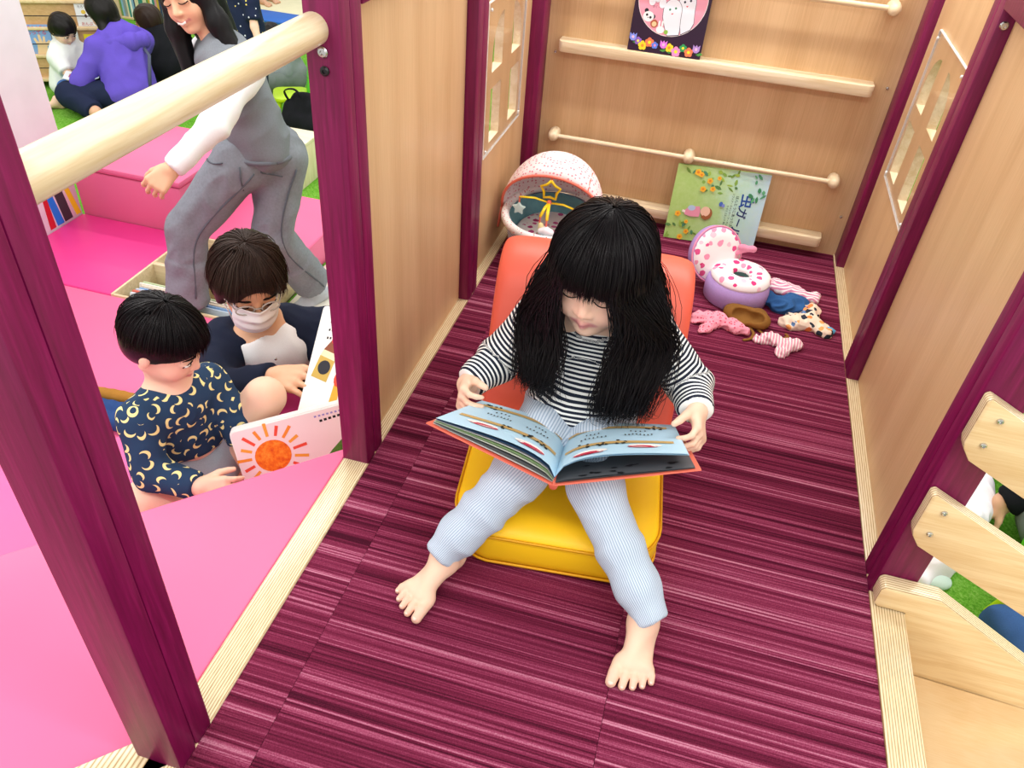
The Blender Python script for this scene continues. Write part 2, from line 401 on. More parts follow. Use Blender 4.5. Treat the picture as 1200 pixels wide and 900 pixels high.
slat(sl(.497, .503, .380, .95), 'upper pale plywood slat sloping down to the right from the post', screws=((.527, .468), (.524, .417)))
slat(sl(.497, .296, .172, .95), 'lower pale plywood slat sloping down to the right from the post', screws=((.527, .262), (.524, .208)))
slat([(.497, .052), (.503, .060), (.600, .060), (1.55, -.50), (1.55, -.90), (.556, -.90), (.556, .006), (.505, .006), (.497, .014)], 'plywood side board of the ramp with a notch over the threshold', y0=1.062)
RAMP = m_panel('x', '#dcb987', '#e6c99c'); RAMP.node_tree.nodes['Principled BSDF'].inputs['Roughness'].default_value = .13
rp = MB().prism([(.557, -.158), (1.50, -.215), (1.50, -.240), (.557, -.183)], (0, .30, 0), (1, 0, 0), (0, 0, 1), (0, .76, 0)).build('ramp_deck', RAMP, bevel=.001)
tag(rp, 'glossy pale wooden deck of the ramp beside the right threshold', 'ramp')
# ---------------------------------------------------------------- soft steps, mats and room floor on the lower level
gf = struct(MB().box((-9, -2.5, FLOOR_Z-.05), (6, 11, FLOOR_Z)).build('floor_room', GRASS))
gf['label'] = 'bright green carpet covering the room floor'
WALLM = plain('#efece6', .7)
struct(MB().box((-9.1, -2.5, FLOOR_Z), (-9, 11, CEIL_Z)).build('wall_far_left', WALLM))
struct(MB().box((-9, 11, FLOOR_Z), (6, 11.1, CEIL_Z)).build('wall_far_back', WALLM))
struct(MB().box((6, -2.5, FLOOR_Z), (6.1, 11, CEIL_Z)).build('wall_far_right', WALLM))
def pad(poly, z0, z1, mat, label, cat='soft block', side=None, bevel=.012, name='soft_block', group=None):
    mb = MB(); mb.prism(poly, (0, 0, z0), (1, 0, 0), (0, 1, 0), (0, 0, z1-z0))
    o = mb.build(name, mat, bevel=bevel, seg=3)
    if side:
        o.data.materials.append(side)
        for p in o.data.polygons: p.material_index = 0 if p.normal.z > .5 else 1
    return tag(o, label, cat, group)
pad([(-.600, -.30), (-.600, 1.135), (-.608, 1.137), (-1.75, -.005), (-1.75, -.30)], STEP_Z, -.003, PINK, 'light pink vinyl pad level with the loft floor', name='soft_step', cat='soft step')
def line45(a, b, c0, c1):  # strip between y-x=c0 and y-x=c1, from x+y=a to x+y=b
    P = lambda s, d: ((s-d)/2, (s+d)/2)
    return [P(a, c0), P(b, c0), P(b, c1), P(a, c1)]
pad(line45(.115, .62, 1.75, 2.70), MAT_Z, STEP_Z, MAGENTA, 'magenta vinyl step where the boy sits', name='soft_step', cat='soft step')
pad(line45(-1.6, .112, 1.75, 2.70), MAT_Z, STEP_Z, MIDPINK, 'mid pink vinyl step left of the boy behind the near post', name='soft_step', cat='soft step')
pad([(-3.05, 2.455), (-1.10, 2.455), (-.88, 1.85), (-1.02, 1.72), (-2.15, .59), (-3.05, .59)], FLOOR_Z, MAT_Z, PINK, 'broad light pink floor mat behind the boy', cat='mat', name='floor_mat')
pad([(-3.05, 2.462), (-2.425, 2.462), (-2.425, 3.074), (-3.05, 3.074)], FLOOR_Z, MAT_Z-.004, MAGENTA, 'magenta floor mat between the wooden book crate and the striped partition', cat='mat', name='floor_mat')
# big pink block with a lid
b1 = thing('soft_block', (-2.74, 3.39, MAT_Z), 'tall pink vinyl block with a lidded top beyond the magenta mat', 'soft block')
MB().box((-3.05, 3.078, FLOOR_Z), (-2.43, 3.70, -.558)).build('body', ROSE, b1, bevel=.012)
MB().box((-3.055, 3.072, -.555), (-2.422, 3.71, -.522)).build('lid', None, b1, bevel=.012)
lid = [o for o in b1.children if o.name.startswith('lid')][0]; lid.data.materials.clear(); lid.data.materials.append(PINK); lid.data.materials.append(ROSE)
for p in lid.data.polygons: p.material_index = 0 if p.normal.z > .5 else 1
pad([(-2.40, 3.080), (-1.805, 3.080), (-1.805, 3.70), (-2.40, 3.70)], FLOOR_Z, MAT_Z, PINK, 'low light pink block behind the book crate', side=ROSE)
cm = tag(MB().box((-1.79, 2.47, FLOOR_Z), (-.62, 4.0, FLOOR_Z+.012)).build('floor_mat', CREAM, bevel=.004), 'cream floor mat under the walking woman\'s rear foot', 'mat')
# striped partition
pt = thing('partition', (-3.07, 2.5, FLOOR_Z), 'white partition board with red blue black and yellow stripes at its foot', 'partition')
MB().box((-3.085, 1.4, FLOOR_Z), (-3.053, 3.076, 1.0)).build('board', plain('#e6e4ee', .5), pt, bevel=.003)
for (y0, y1, t0, t1), c in (((2.846, 2.885, 2.852, 2.880), '#c31f2d'), ((2.897, 2.944, 2.878, 2.918), '#1479e0'), ((2.950, 3.006, 2.930, 2.985), '#38343c'), ((3.034, 3.066, 3.000, 3.030), '#f0d41f')):
    k_ = 1.9
    MB().prism([(y0, -.797), (y1, -.797), (y1+(t1-y1)*k_, -.797+.157*k_), (y0+(t0-y0)*k_, -.797+.157*k_)], (-3.053, 0, 0), (0, 1, 0), (0, 0, 1), (.0012, 0, 0)).build('stripe', plain(c, .45), pt)
# wooden crate with compartments
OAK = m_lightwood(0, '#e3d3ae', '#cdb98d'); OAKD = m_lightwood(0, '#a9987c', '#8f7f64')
cr = thing('book_crate', (-2.11, 2.76, FLOOR_Z), 'sunken pale wooden crate with four book compartments', 'crate')
CX = (-2.422, -2.112, -1.808); CY = (2.460, 2.765, 3.072)
for x in CX: MB().box((x-.012 if x > -2.4 else x, CY[0], FLOOR_Z), (x+.012 if x < -1.82 else x, CY[2], MAT_Z+.002)).build('side_board', OAK, cr, bevel=.002)
for y in CY:
    for k in range(2): MB().box((CX[k]+.012, y-.012 if y > 2.5 else y, FLOOR_Z), (CX[k+1]-.012, y+.012 if y < 3.0 else y, MAT_Z+.001)).build('cross_board', OAK, cr, bevel=.002)
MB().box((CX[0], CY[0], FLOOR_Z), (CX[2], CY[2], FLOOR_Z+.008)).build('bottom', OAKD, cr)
pal = ['#f4f4f0', '#dfe9f2', '#c7d7e8', '#e9d8c0', '#bfd5a8', '#f2e26a', '#d86a5a', '#7fa9d6', '#f3efe2']
pages = plain('#f3f1e8', .7)
def shut_book(c, ax, half, col, label, group=None, rim=.003):
    # closed book: two covers and a spine around a page block; ax[2] = thickness axis, ax[0] = spine-to-edge axis
    t = thing('picture_book', c, label, 'book', group); c = np.array(c, float); ax = np.array(ax, float); cm_ = plain(col, .35)
    for s_ in (-1, 1): MB().obox(c+ax[2]*s_*half[2], ax, (half[0], half[1], .0012)).build('cover', cm_, t)
    MB().obox(c-ax[0]*half[0], ax, (.0012, half[1], half[2]+.001)).build('spine', cm_, t)
    MB().obox(c-ax[0]*.001, ax, (half[0]-.003, half[1]-.003, max(half[2]-.0012, .0008))).build('pages', pages, t)
    return t
Xa, Ya, Za = np.eye(3)
k = 0
cols = ['pale blue', 'white', 'grey blue', 'tan', 'leaf green', 'yellow', 'brick red', 'sky blue', 'ivory']
for y0, x0, n, who in ((2.49, -2.262, 7, 'the front left compartment'), (2.80, -2.262, 4, 'the back left compartment'), (2.50, -1.96, 5, 'the front right compartment')):
    for j in range(n):
        ci = (k*5+1) % len(pal); k += 1
        a = math.radians(14); zz = np.array([0, -math.cos(a), -math.sin(a)*-1]); up = np.array([0, math.sin(a), math.cos(a)])
        c = np.array([x0+random.uniform(-.01, .01), y0+j*.016+.02, FLOOR_Z+.085+random.uniform(0, .006)])
        shut_book(c, [up*-1, Xa, np.cross(-up, Xa)], (.068, .105+random.uniform(-.012, .008), .0045), pal[ci], 'thin %s picture book standing in %s of the crate' % (['white','pale blue','grey blue','tan','leaf green','yellow','brick red','sky blue','ivory'][ci], who), 'books in the crate')
yb = shut_book((-1.955, 3.02, FLOOR_Z+.14), [Xa, np.array([0, .2, .98]), np.array([0, -.98, .2])], (.10, .125, .005), '#e2dc1f', 'yellow green picture book leaning up in the back right compartment of the crate')
mb = MB(); o_ = np.array([-1.955, 3.02, FLOOR_Z+.14])+np.array([0, -.98, .2])*.0068
for cx, cy, w, h, c in ((-.05, .09, .03, .012, '#3a4a1c'), (-.045, .065, .035, .01, '#3a4a1c'), (.03, -.04, .03, .035, '#2a4ea0'), (.065, -.045, .025, .03, '#3346a8')):
    mb.flat([(cx-w/2, cy-h/2), (cx+w/2, cy-h/2), (cx+w/2, cy+h/2), (cx-w/2, cy+h/2)], o_, Xa, (0, .2, .98), plain(c, .4))
mb.flat(circle(.05, 18, .04, -.06, .028), o_-np.array([0, -.0002, 0]), Xa, (0, .2, .98), plain('#dfe9f0', .4))
mb.build('cover_print', None, yb, normals=False)['kind'] = 'stuff'
# ---------------------------------------------------------------- implicit bodies: smooth unions of limbs, polygonised by surface nets
def A(*p): return np.array(p, float)
def unit(v): v = np.array(v, float); return v/(np.linalg.norm(v)+1e-12)
def frame(fwd, up):
    f = unit(fwd); r = unit(np.cross(f, up)); u = np.cross(r, f); return np.array([r, f, u])   # rows: right, forward, up
class Sdf:
    def __init__(s): s.ops = []
    def cap(s, a, b, ra, rb=None, k=.015, w=None, f=1.0, tag=None, mode='u'):
        s.ops.append(('cap', A(*a), A(*b), ra, ra if rb is None else rb, None if w is None else unit(w), f, k, mode, tag)); return s
    def cone(s, a, b, ra, rb, k=.012, tag=None, mode='u', rnd=.004):
        s.ops.append(('cone', A(*a), A(*b), ra, rb, None, rnd, k, mode, tag)); return s
    def ell(s, c, r, k=.015, R=None, mode='u', tag=None):
        s.ops.append(('ell', A(*c), np.eye(3) if R is None else R, A(*np.broadcast_to(r, (3,))), 0, None, 0, k, mode, tag)); return s
    def plane(s, p, n, k=.002):  # keep the side the normal points away from
        s.ops.append(('plane', A(*p), unit(n), 0, 0, None, 0, k, 'i', None)); return s
    def chain(s, pts, rs, k=.015, tag=None, **kw):
        L = 0
        for i in range(len(pts)-1):
            s.cap(pts[i], pts[i+1], rs[i], rs[i+1], k, tag=None if tag is None else (tag, L), **kw); L += np.linalg.norm(A(*pts[i+1])-A(*pts[i]))
        return s
    @staticmethod
    def d1(op, P):
        ty = op[0]
        if ty == 'cap':
            _, a, b, ra, rb, w, f, k, mode, tg = op
            ba = b-a; pa = P-a; h = np.clip(pa@ba/(ba@ba+1e-12), 0, 1); r = pa-h[:, None]*ba
            if w is None: return np.sqrt((r*r).sum(1))-(ra+(rb-ra)*h)
            rw = r@w; q = (r*r).sum(1)-rw*rw+(rw/f)**2
            return (np.sqrt(np.maximum(q, 0))-(ra+(rb-ra)*h))*(1.0 if f >= 1 else f)
        if ty == 'cone':
            _, a, b, ra, rb, w, rn, k, mode, tg = op
            ba = b-a; L = np.linalg.norm(ba); u = ba/L; pa = P-a; t = pa@u; r = np.sqrt(np.maximum((pa*pa).sum(1)-t*t, 0))
            dr = r-(ra+(rb-ra)*np.clip(t/L, 0, 1)); dt = np.abs(t-L/2)-L/2
            x = np.maximum(dr+rn, 0); y = np.maximum(dt+rn, 0)
            return np.sqrt(x*x+y*y)+np.minimum(np.maximum(dr+rn, dt+rn), 0)-rn
        if ty == 'ell':
            _, c, R, r = op[:4]; q = (P-c)@R.T; k0 = np.linalg.norm(q/r, axis=1); k1 = np.linalg.norm(q/(r*r), axis=1)+1e-9
            return k0*(k0-1)/k1
        return (P-op[1])@op[2]
    @staticmethod
    def comb(d, di, k, mode):
        if mode == 'u':
            h = np.maximum(k-np.abs(d-di), 0)/k; return np.minimum(d, di)-h*h*k*.25
        if mode == 's': di = -di
        h = np.maximum(k-np.abs(d-di), 0)/k; return np.maximum(d, di)+h*h*k*.25
    def eval(s, P, ops=None):
        d = np.full(len(P), 1.0)
        for op in (s.ops if ops is None else ops): d = s.comb(d, s.d1(op, P), op[7], op[8])
        return d
    def bounds(s):
        lo, hi = [], []
        for op in s.ops:
            if op[8] != 'u': continue
            if op[0] in ('cap', 'cone'):
                r = max(op[3], op[4])*max(1, op[6] if op[5] is not None else 1); lo.append(np.minimum(op[1], op[2])-r); hi.append(np.maximum(op[1], op[2])+r)
            elif op[0] == 'ell': r = op[3].max(); lo.append(op[1]-r); hi.append(op[1]+r)
        return np.min(lo, 0)-.012, np.max(hi, 0)+.012
    def mesh(s, h, B=12):
        lo, hi = s.bounds(); nb = np.ceil((hi-lo)/(h*B)).astype(int); n = nb*B+1
        V = np.full(n, 1.0, np.float32); diag = h*B*math.sqrt(3)/2
        bc = np.stack(np.meshgrid(*[np.arange(q) for q in nb], indexing='ij'), -1).reshape(-1, 3)
        cen = lo+(bc+.5)*h*B; D = np.stack([s.d1(op, cen) for op in s.ops]); d = np.full(len(cen), 1.0)
        for i, op in enumerate(s.ops): d = s.comb(d, D[i], op[7], op[8])
        off = np.stack(np.meshgrid(*[np.arange(B+1)]*3, indexing='ij'), -1).reshape(-1, 3)
        for b in range(len(bc)):
            i, j, k = bc[b]*B
            if abs(d[b]) > diag*1.9+.01:
                if d[b] < 0: V[i:i+B+1, j:j+B+1, k:k+B+1] = -1
                continue
            ops = [op for q, op in enumerate(s.ops) if op[8] != 'u' or D[q, b] < diag*2.2+op[7]+max(d[b], 0)]
            P = lo+(bc[b]*B+off)*h
            V[i:i+B+1, j:j+B+1, k:k+B+1] = s.eval(P, ops).reshape(B+1, B+1, B+1)
        return surface_nets(V, lo, h)
    def tags(s, P, names):
        # nearest tagged limb: distance along it, and direction around it
        best = np.full(len(P), 9.); ln = np.zeros(len(P)); cs = np.zeros((len(P), 2)); which = np.zeros(len(P), int)
        for op in s.ops:
            if op[9] is None or op[8] != 'u': continue
            nm, L0 = op[9]; d = s.d1(op, P); m = d < best; a, b = op[1], op[2]; u = unit(b-a); pa = P-a
            t = pa@u; e1 = unit(np.cross(u, (0.13, .21, .97) if abs(u[2]) < .9 else (0, 1, .1))); e2 = np.cross(u, e1)
            x, y = pa@e1, pa@e2; q = np.hypot(x, y)+1e-9
            best = np.where(m, d, best); ln = np.where(m, L0+t, ln); cs[m, 0] = (x/q)[m]; cs[m, 1] = (y/q)[m]; which = np.where(m, names.index(nm), which)
        return ln, cs, which
def surface_nets(V, lo, h):
    S = V < 0
    c = [S[a:S.shape[0]-1+a, b:S.shape[1]-1+b, g:S.shape[2]-1+g] for a in (0, 1) for b in (0, 1) for g in (0, 1)]
    alla = c[0].copy(); anya = c[0].copy()
    for q in c[1:]: alla &= q; anya |= q
    act = anya & ~alla; idx = np.argwhere(act); ID = np.full(act.shape, -1, np.int32); ID[act] = np.arange(len(idx))
    acc = np.zeros((len(idx), 3)); cnt = np.zeros(len(idx)); cor = [(a, b, g) for a in (0, 1) for b in (0, 1) for g in (0, 1)]
    vals = {q: V[idx[:, 0]+q[0], idx[:, 1]+q[1], idx[:, 2]+q[2]].astype(float) for q in cor}
    for q in cor:
        for ax in range(3):
            if q[ax]: continue
            r = list(q); r[ax] = 1; r = tuple(r); a, b = vals[q], vals[r]; m = (a < 0) != (b < 0)
            t = np.where(m, a/np.where(m, a-b, 1), 0); p = np.tile(np.array(q, float), (len(idx), 1)); p[:, ax] += t
            acc[m] += p[m]; cnt[m] += 1
    v = lo+(idx+acc/cnt[:, None])*h; F = []
    for ax in range(3):
        o1, o2 = [(1, 2), (2, 0), (0, 1)][ax]; sl0 = [slice(None)]*3; sl1 = [slice(None)]*3; sl0[ax] = slice(0, -1); sl1[ax] = slice(1, None)
        a, b = S[tuple(sl0)], S[tuple(sl1)]; e = np.argwhere(a != b)
        e = e[(e[:, o1] > 0) & (e[:, o2] > 0) & (e[:, o1] < V.shape[o1]-1) & (e[:, o2] < V.shape[o2]-1)]
        if not len(e): continue
        ins = a[e[:, 0], e[:, 1], e[:, 2]]
        def cid(d1, d2): q = e.copy(); q[:, o1] -= d1; q[:, o2] -= d2; return ID[q[:, 0], q[:, 1], q[:, 2]]
        q = np.stack([cid(1, 1), cid(0, 1), cid(0, 0), cid(1, 0)], 1)
        q[~ins] = q[~ins][:, ::-1]; F.append(q)
    return v, np.concatenate(F)
def fnoise(P, sc, seed):
    # cheap smooth noise from summed sines
    g = np.random.default_rng(seed); r = np.zeros(len(P))
    for i in range(7):
        kv = g.normal(size=3)*sc*(.6+.35*i/3); r += np.sin(P@kv+g.uniform(0, 6.28))/(1+.25*i)
    return r/3.5
def sdf_obj(s, name, mat, parent, h, names=None, attrs=None, fold=0, fold_sc=60, seed=1, smooth_it=1, top=None):
    v, f = s.mesh(h)
    for _ in range(smooth_it):   # light relax of the grid stepping
        acc = np.zeros_like(v); cnt = np.zeros(len(v))
        for a in range(4):
            i, j = f[:, a], f[:, (a+1) % 4]
            for x in range(3): acc[:, x] += np.bincount(i, v[j, x], len(v))+np.bincount(j, v[i, x], len(v))
            cnt += np.bincount(i, minlength=len(v))+np.bincount(j, minlength=len(v))
        v = v*.5+.5*acc/cnt[:, None]
    if fold:
        e = .002; g = np.stack([s.eval(v+np.eye(3)[i]*e)-s.eval(v-np.eye(3)[i]*e) for i in range(3)], 1); g /= np.linalg.norm(g, axis=1)[:, None]+1e-9
        q = v*A(1, 1, .45) if np.isscalar(fold_sc) else v*A(*fold_sc[1])
        nz = fnoise(q, fold_sc if np.isscalar(fold_sc) else fold_sc[0], seed); nz = 1-2*np.abs(nz)
        v = v+g*(nz*fold)[:, None]
    org = np.array(parent['_org']) if parent is not None else np.array(top, float)
    me = bpy.data.meshes.new(name); me.vertices.add(len(v)); me.vertices.foreach_set('co', (v-org).astype(np.float32).ravel())
    me.loops.add(len(f)*4); me.loops.foreach_set('vertex_index', f.astype(np.int32).ravel())
    me.polygons.add(len(f)); me.polygons.foreach_set('loop_start', np.arange(0, len(f)*4, 4, dtype=np.int32))
    me.polygons.foreach_set('use_smooth', np.ones(len(f), bool)); me.update(calc_edges=True); me.validate()
    me.materials.append(mat)
    def put(nm, arr):
        at = me.attributes.new(nm, 'FLOAT', 'POINT'); at.data.foreach_set('value', np.asarray(arr, np.float32))
    if names:
        ln, cs, wh = s.tags(v, names); put('len', ln); put('ax', cs[:, 0]); put('ay', cs[:, 1]); put('limb', wh)
    if attrs:
        for nm, fn in attrs.items(): put(nm, fn(v))
    o = bpy.data.objects.new(name, me); C.objects.link(o)
    if parent is not None: o.parent = parent
    else: o.location = org
    o['_org'] = list(map(float, org)); return o
def near(pts, r): return lambda v: np.clip(1-np.min([np.linalg.norm((v-A(*p)), axis=1) for p in pts], 0)/r, 0, 1)**.6
# ---- anatomy, all in a local head frame: x = person's right, y = forward, z = up, unit = head height
def head(s, c, R, hs, child=False, smile=False):
    T = lambda x, y, z: A(*c)+hs*(x*R[0]+y*R[1]+z*R[2])
    wide = 1.05 if child else 1.0
    s.ell(T(0, -.03, .13), hs*A(.345*wide, .42, .37), hs*.05, R)
    s.ell(T(0, .10, -.14), hs*A(.275*wide, .27, .31), hs*.10, R)
    for q in (-1, 1):
        s.cap(T(q*.24, -.06, -.18), T(q*.07, .19, -.385), hs*.085, hs*.075, hs*.08)
        s.ell(T(q*.155, .215, -.15), hs*(.135 if child else .115), hs*.08)
        s.ell(T(q*.345*wide, -.04, -.03), hs*A(.030, .062, .098), hs*.03, R)
    s.ell(T(0, .25, -.40), hs*A(.085, .075, .07), hs*.06, R)
    for q in (-1, 1): s.ell(T(q*.145, .405, .015), hs*A(.085, .055, .055), hs*.05, R, 's')
    for q in (-1, 1): s.ell(T(q*.145, .315, .01), hs*A(.09, .055, .055), hs*.03, R)
    nz = .33 if child else .36
    s.cap(T(0, nz, .03), T(0, .395 if child else .43, -.125), hs*.030, hs*.048, hs*.045)
    for q in (-1, 1): s.ell(T(q*.050, .37 if child else .39, -.14), hs*.034, hs*.025)
    wd = .115 if smile else .080; up = .03 if smile else 0; hs_, hs = hs, hs*(1.0)
    lk = 1.25 if child else 1.1; ly = .355 if child else .372
    for q in (-1, 1):
        s.cap(T(q*wd, ly-.055, -.260+up), T(0, ly, -.257), hs*.018*lk, hs*.026*lk, hs*.012)
        s.cap(T(q*wd*.8, ly-.06, -.295+up*.6), T(0, ly-.018, -.304), hs*.016*lk, hs*.028*lk, hs*.012)
    lips = [T(x*wd, ly+.025-.05*abs(x), -.275+up*abs(x)) for x in (-1, -.6, -.2, .2, .6, 1)]
    return T, lips
def eyes(parent, T, R, hs, look=(0, 0), closed=False, iris='#1d120d', brow=True, col='#17110f', lw=.0075):
    for q in (-1, 1):
        lash = MB()
        if not closed:
            e = MB(); e.ball((0, 0, 0), (1, 1, 1), 14, 9)
            pts = np.concatenate(e.v)*A(.078, .035, .030)
            MB().add([T(q*.145+p[0], .345+p[1], .005+p[2]) for p in pts], e.f).build('eye', plain('#f1ece6', .25, .5, 0), parent, smooth=True)
            pts = np.concatenate(e.v)*A(.031, .016, .028)
            MB().add([T(q*.145+p[0]+look[0]*.03, .368+p[1], .005+p[2]+look[1]*.02) for p in pts], e.f).build('iris', plain(iris, .15, .6, 0), parent, smooth=True)
            lash.tube([T(q*.145+x*.088, .372-.028*x*x-.012*x*q, .030-.034*x*x) for x in np.linspace(-1, 1, 7)], hs*lw, 6)
        else:
            lash.tube([T(q*.145+x*.088, .378-.034*x*x-.012*x*q, -.012+.026*x*x) for x in np.linspace(-1, 1, 7)], hs*lw, 6)
        lash.build('eyelashes', plain(col, .6, .2, 0), parent, smooth=True)
        if brow:
            b = MB(); b.tube([T(q*(.145+x*.1), .385-.05*x*x-.02*x, .115-.03*x*x+.01*x) for x in np.linspace(-1, 1, 7)], [hs*.006, hs*.012, hs*.014, hs*.014, hs*.012, hs*.009, hs*.004], 6)
            b.build('eyebrow', plain(col, .7, .2, 0), parent, smooth=True)
def hand(s, w, d, n, side, L, curl=(20, 25, 20), thumb=(35, 15), spread=6, r=1.0, pinch=None):
    # w wrist, d direction to the knuckles, n palm-side normal, side = direction of the thumb side, L hand length
    d = unit(d); n = unit(np.array(n)-d*(np.array(n)@d)); lat = unit(side-d*(np.array(side)@d)-n*(np.array(side)@n)); w = A(*w)
    tips = []; pr = L*.062*r
    for i, (off, fl) in enumerate(((.26, .41), (.09, .455), (-.08, .42), (-.24, .335))):
        kn = w+d*L*(.50-.03*abs(i-1))+lat*L*off*.78
        s.cap(w+lat*L*off*.42+d*L*.03, kn, L*.105*r, L*.085*r, L*.07)
        ang = 0; p = kn; a0 = math.radians(spread*(1.2-i))
        for j, (fr, rr) in enumerate(((.46, 1.0), (.30, .9), (.24, .8))):
            ang += math.radians(curl[j] if not isinstance(curl[j], (list, tuple)) else curl[j][i])
            dr = unit(math.cos(ang)*(d*math.cos(a0)+lat*math.sin(a0))+math.sin(ang)*n)
            q = p+dr*L*fl*fr*1.05; s.cap(p, q, pr*rr*(1.08 if j == 0 else 1), pr*rr*.9, L*.018); p = q
        tips.append(p)
    p = w+d*L*.10+lat*L*.17+n*L*.05; dr = unit(d*.62+lat*math.sin(math.radians(thumb[0]))*1.2+n*.35)
    q = p+dr*L*.24; s.cap(p, q, L*.10*r, L*.080*r, L*.06)
    dr2 = unit(dr+d*.35-lat*.15+n*math.sin(math.radians(thumb[1]))); q2 = q+dr2*L*.17; s.cap(q, q2, L*.076*r, L*.066*r, L*.02)
    dr3 = unit(dr2+n*math.sin(math.radians(thumb[1]))*.7-lat*.1); q3 = q2+dr3*L*.12; s.cap(q2, q3, L*.066*r, L*.056*r, L*.02); tips.append(q3)
    return tips
def foot(s, an, d, up, L, inner, r=1.0):
    # an ankle centre, d toe direction, inner = direction of the big-toe side
    d = unit(d); up = unit(np.array(up)-d*(np.array(up)@d)); inn = unit(np.array(inner)-d*(np.array(inner)@d)-up*(np.array(inner)@up)); an = A(*an)
    sole = an-up*L*.30; s.cap(an+up*L*.1, an-up*L*.08, L*.145*r, L*.16*r, L*.08)
    s.ell(sole-d*L*.16+up*L*.11, L*A(.14, .17, .12), L*.08, np.array([inn, d, up]))
    s.cap(an-up*L*.06+d*L*.05, sole+d*L*.50+up*L*.09+inn*L*.05, L*.15, L*.085, L*.12)
    s.cap(sole-d*L*.1-inn*L*.04+up*L*.08, sole+d*L*.44-inn*L*.12+up*L*.075, L*.11, L*.085, L*.1)
    s.cap(sole+d*L*.46+inn*L*.12+up*L*.075, sole+d*L*.47-inn*L*.15+up*L*.065, L*.088, L*.072, L*.08)
    tips = []
    for i, (lt, st, ln, rr) in enumerate(((.15, .50, .22, .066), (.045, .54, .19, .047), (-.045, .53, .165, .044), (-.125, .50, .145, .042), (-.195, .45, .12, .042))):
        a = sole+d*L*st+inn*L*lt+up*L*.07; m_ = a+d*L*ln*.55+inn*L*lt*.10+up*L*.012; b = a+d*L*ln+inn*L*lt*.16-up*L*.018
        s.cap(a, m_, L*rr, L*rr*.95, L*.02); s.cap(m_, b, L*rr*.95, L*rr*.9, L*.012); tips.append(b+up*L*rr*.5+d*L*rr*.35)
    return tips
def nails(parent, tips, r, up, name='toenails'):
    mb = MB()
    for i, t in enumerate(tips): mb.ball(A(*t), r*(1.5 if i == 0 else 1.0), 8, 5)
    return mb
# ---- materials for skin, hair and cloth
def m_skin(col='#efcbb0', lip='#c8707a', blush='#e79a8a'):
    t = NT('skin'); v = t.coord(); n = t.noise(v, 26, 3); a = t.mix(t.math('MULTIPLY', n, .22), col, blush)
    a = t.mix(t.math('MULTIPLY', t.attr('blush'), .30), a, blush); a = t.mix(t.attr('lip'), a, lip)
    t.base(a); t.bump(t.noise(v, 500, 2), .05, .001)
    return t.set(.48, .35, **{'Subsurface Weight': .12, 'Subsurface Radius': (.012, .005, .003), 'Subsurface Scale': .6})
def m_hair(col='#0b0a0d', tip='#171012', rough=.34):
    t = NT('hair'); v = t.coord(); n = t.noise(v, 60, 2); t.base(t.mix(n, col, tip)); return t.set(rough, .22)
def m_stripe(a='#f2f2ee', b='#1f2636', period=.0090, duty=.45):
    t = NT('striped_knit'); l = t.attr('len'); v = t.coord(); w = t.noise(v, 14, 2)
    p = t.math('MULTIPLY_ADD', l, 1/period, t.math('MULTIPLY', w, .5)); f = t.math('FRACT', p)
    g = t.math('GREATER_THAN', f, duty); t.base(t.mix(g, a, b)); t.bump(t.noise(v, 700, 2), .15, .001); return t.set(.85, .2)
def m_pin(a='#cfdbe8', b='#9fb2c8', n=64):
    t = NT('ribbed_leggings'); x, y = t.attr('ax'), t.attr('ay')
    th = t.math('ARCTAN2', y, x); f = t.math('MULTIPLY_ADD', t.math('SINE', t.math('MULTIPLY', th, float(n))), .5, .5)
    t.base(t.ramp(f, [(.25, b), (.6, a)])); t.bump(f, .35, .0015); return t.set(.9, .2)
def m_cloth(col, var=.12, sc=300, rough=.9):
    t = NT('cloth'); v = t.coord(); n = t.noise(v, sc, 2, .6); b = t.noise(v, 10, 2)
    f = t.math('ADD', t.math('MULTIPLY', n, .5), t.math('MULTIPLY', b, .5))
    t.base(t.mix(1.0, col, t.ramp(f, [(.3, 1-var*1.6), (.7, 1.0)]), 'MULTIPLY')); t.bump(n, .2, .001); return t.set(rough, .2)
SKIN = m_skin(); SKIN_A = m_skin('#dcae8c', '#b8626a', '#d98f78'); HAIR = m_hair()
# ---- hair strands
def strand_mesh(paths, r0, sides=3, name='hair'):
    # many tapered strands packed into one mesh
    P = np.array(paths); n, k = P.shape[:2]
    t = np.gradient(P, axis=1); t /= np.linalg.norm(t, axis=2)[..., None]+1e-12
    x = np.cross(t, A(.31, .87, .4)); x /= np.linalg.norm(x, axis=2)[..., None]+1e-12; y = np.cross(t, x)
    prof = np.minimum(1, np.linspace(1.15, .0, k)**.5*1.1+.02); rad = (np.array(r0).reshape(-1, 1)*prof)[..., None]
    ang = np.arange(sides)*2*math.pi/sides
    V = np.stack([P+rad*(math.cos(a)*x+math.sin(a)*y) for a in ang], 2)  # n,k,s,3
    idx = np.arange(n*k*sides).reshape(n, k, sides)
    f = np.stack([idx[:, :-1], np.roll(idx, -1, 2)[:, :-1], np.roll(idx, -1, 2)[:, 1:], idx[:, 1:]], -1).reshape(-1, 4)
    return V.reshape(-1, 3), f
def raw_obj(v, f, name, mat, parent, smooth=True):
    org = np.array(parent['_org']); me = bpy.data.meshes.new(name); me.vertices.add(len(v)); me.vertices.foreach_set('co', (v-org).astype(np.float32).ravel())
    me.loops.add(len(f)*4); me.loops.foreach_set('vertex_index', f.astype(np.int32).ravel()); me.polygons.add(len(f))
    me.polygons.foreach_set('loop_start', np.arange(0, len(f)*4, 4, dtype=np.int32)); me.polygons.foreach_set('use_smooth', np.ones(len(f), bool)); me.update(calc_edges=True)
    me.materials.append(mat); o = bpy.data.objects.new(name, me); C.objects.link(o); o.parent = parent; o['_org'] = parent['_org']; return o
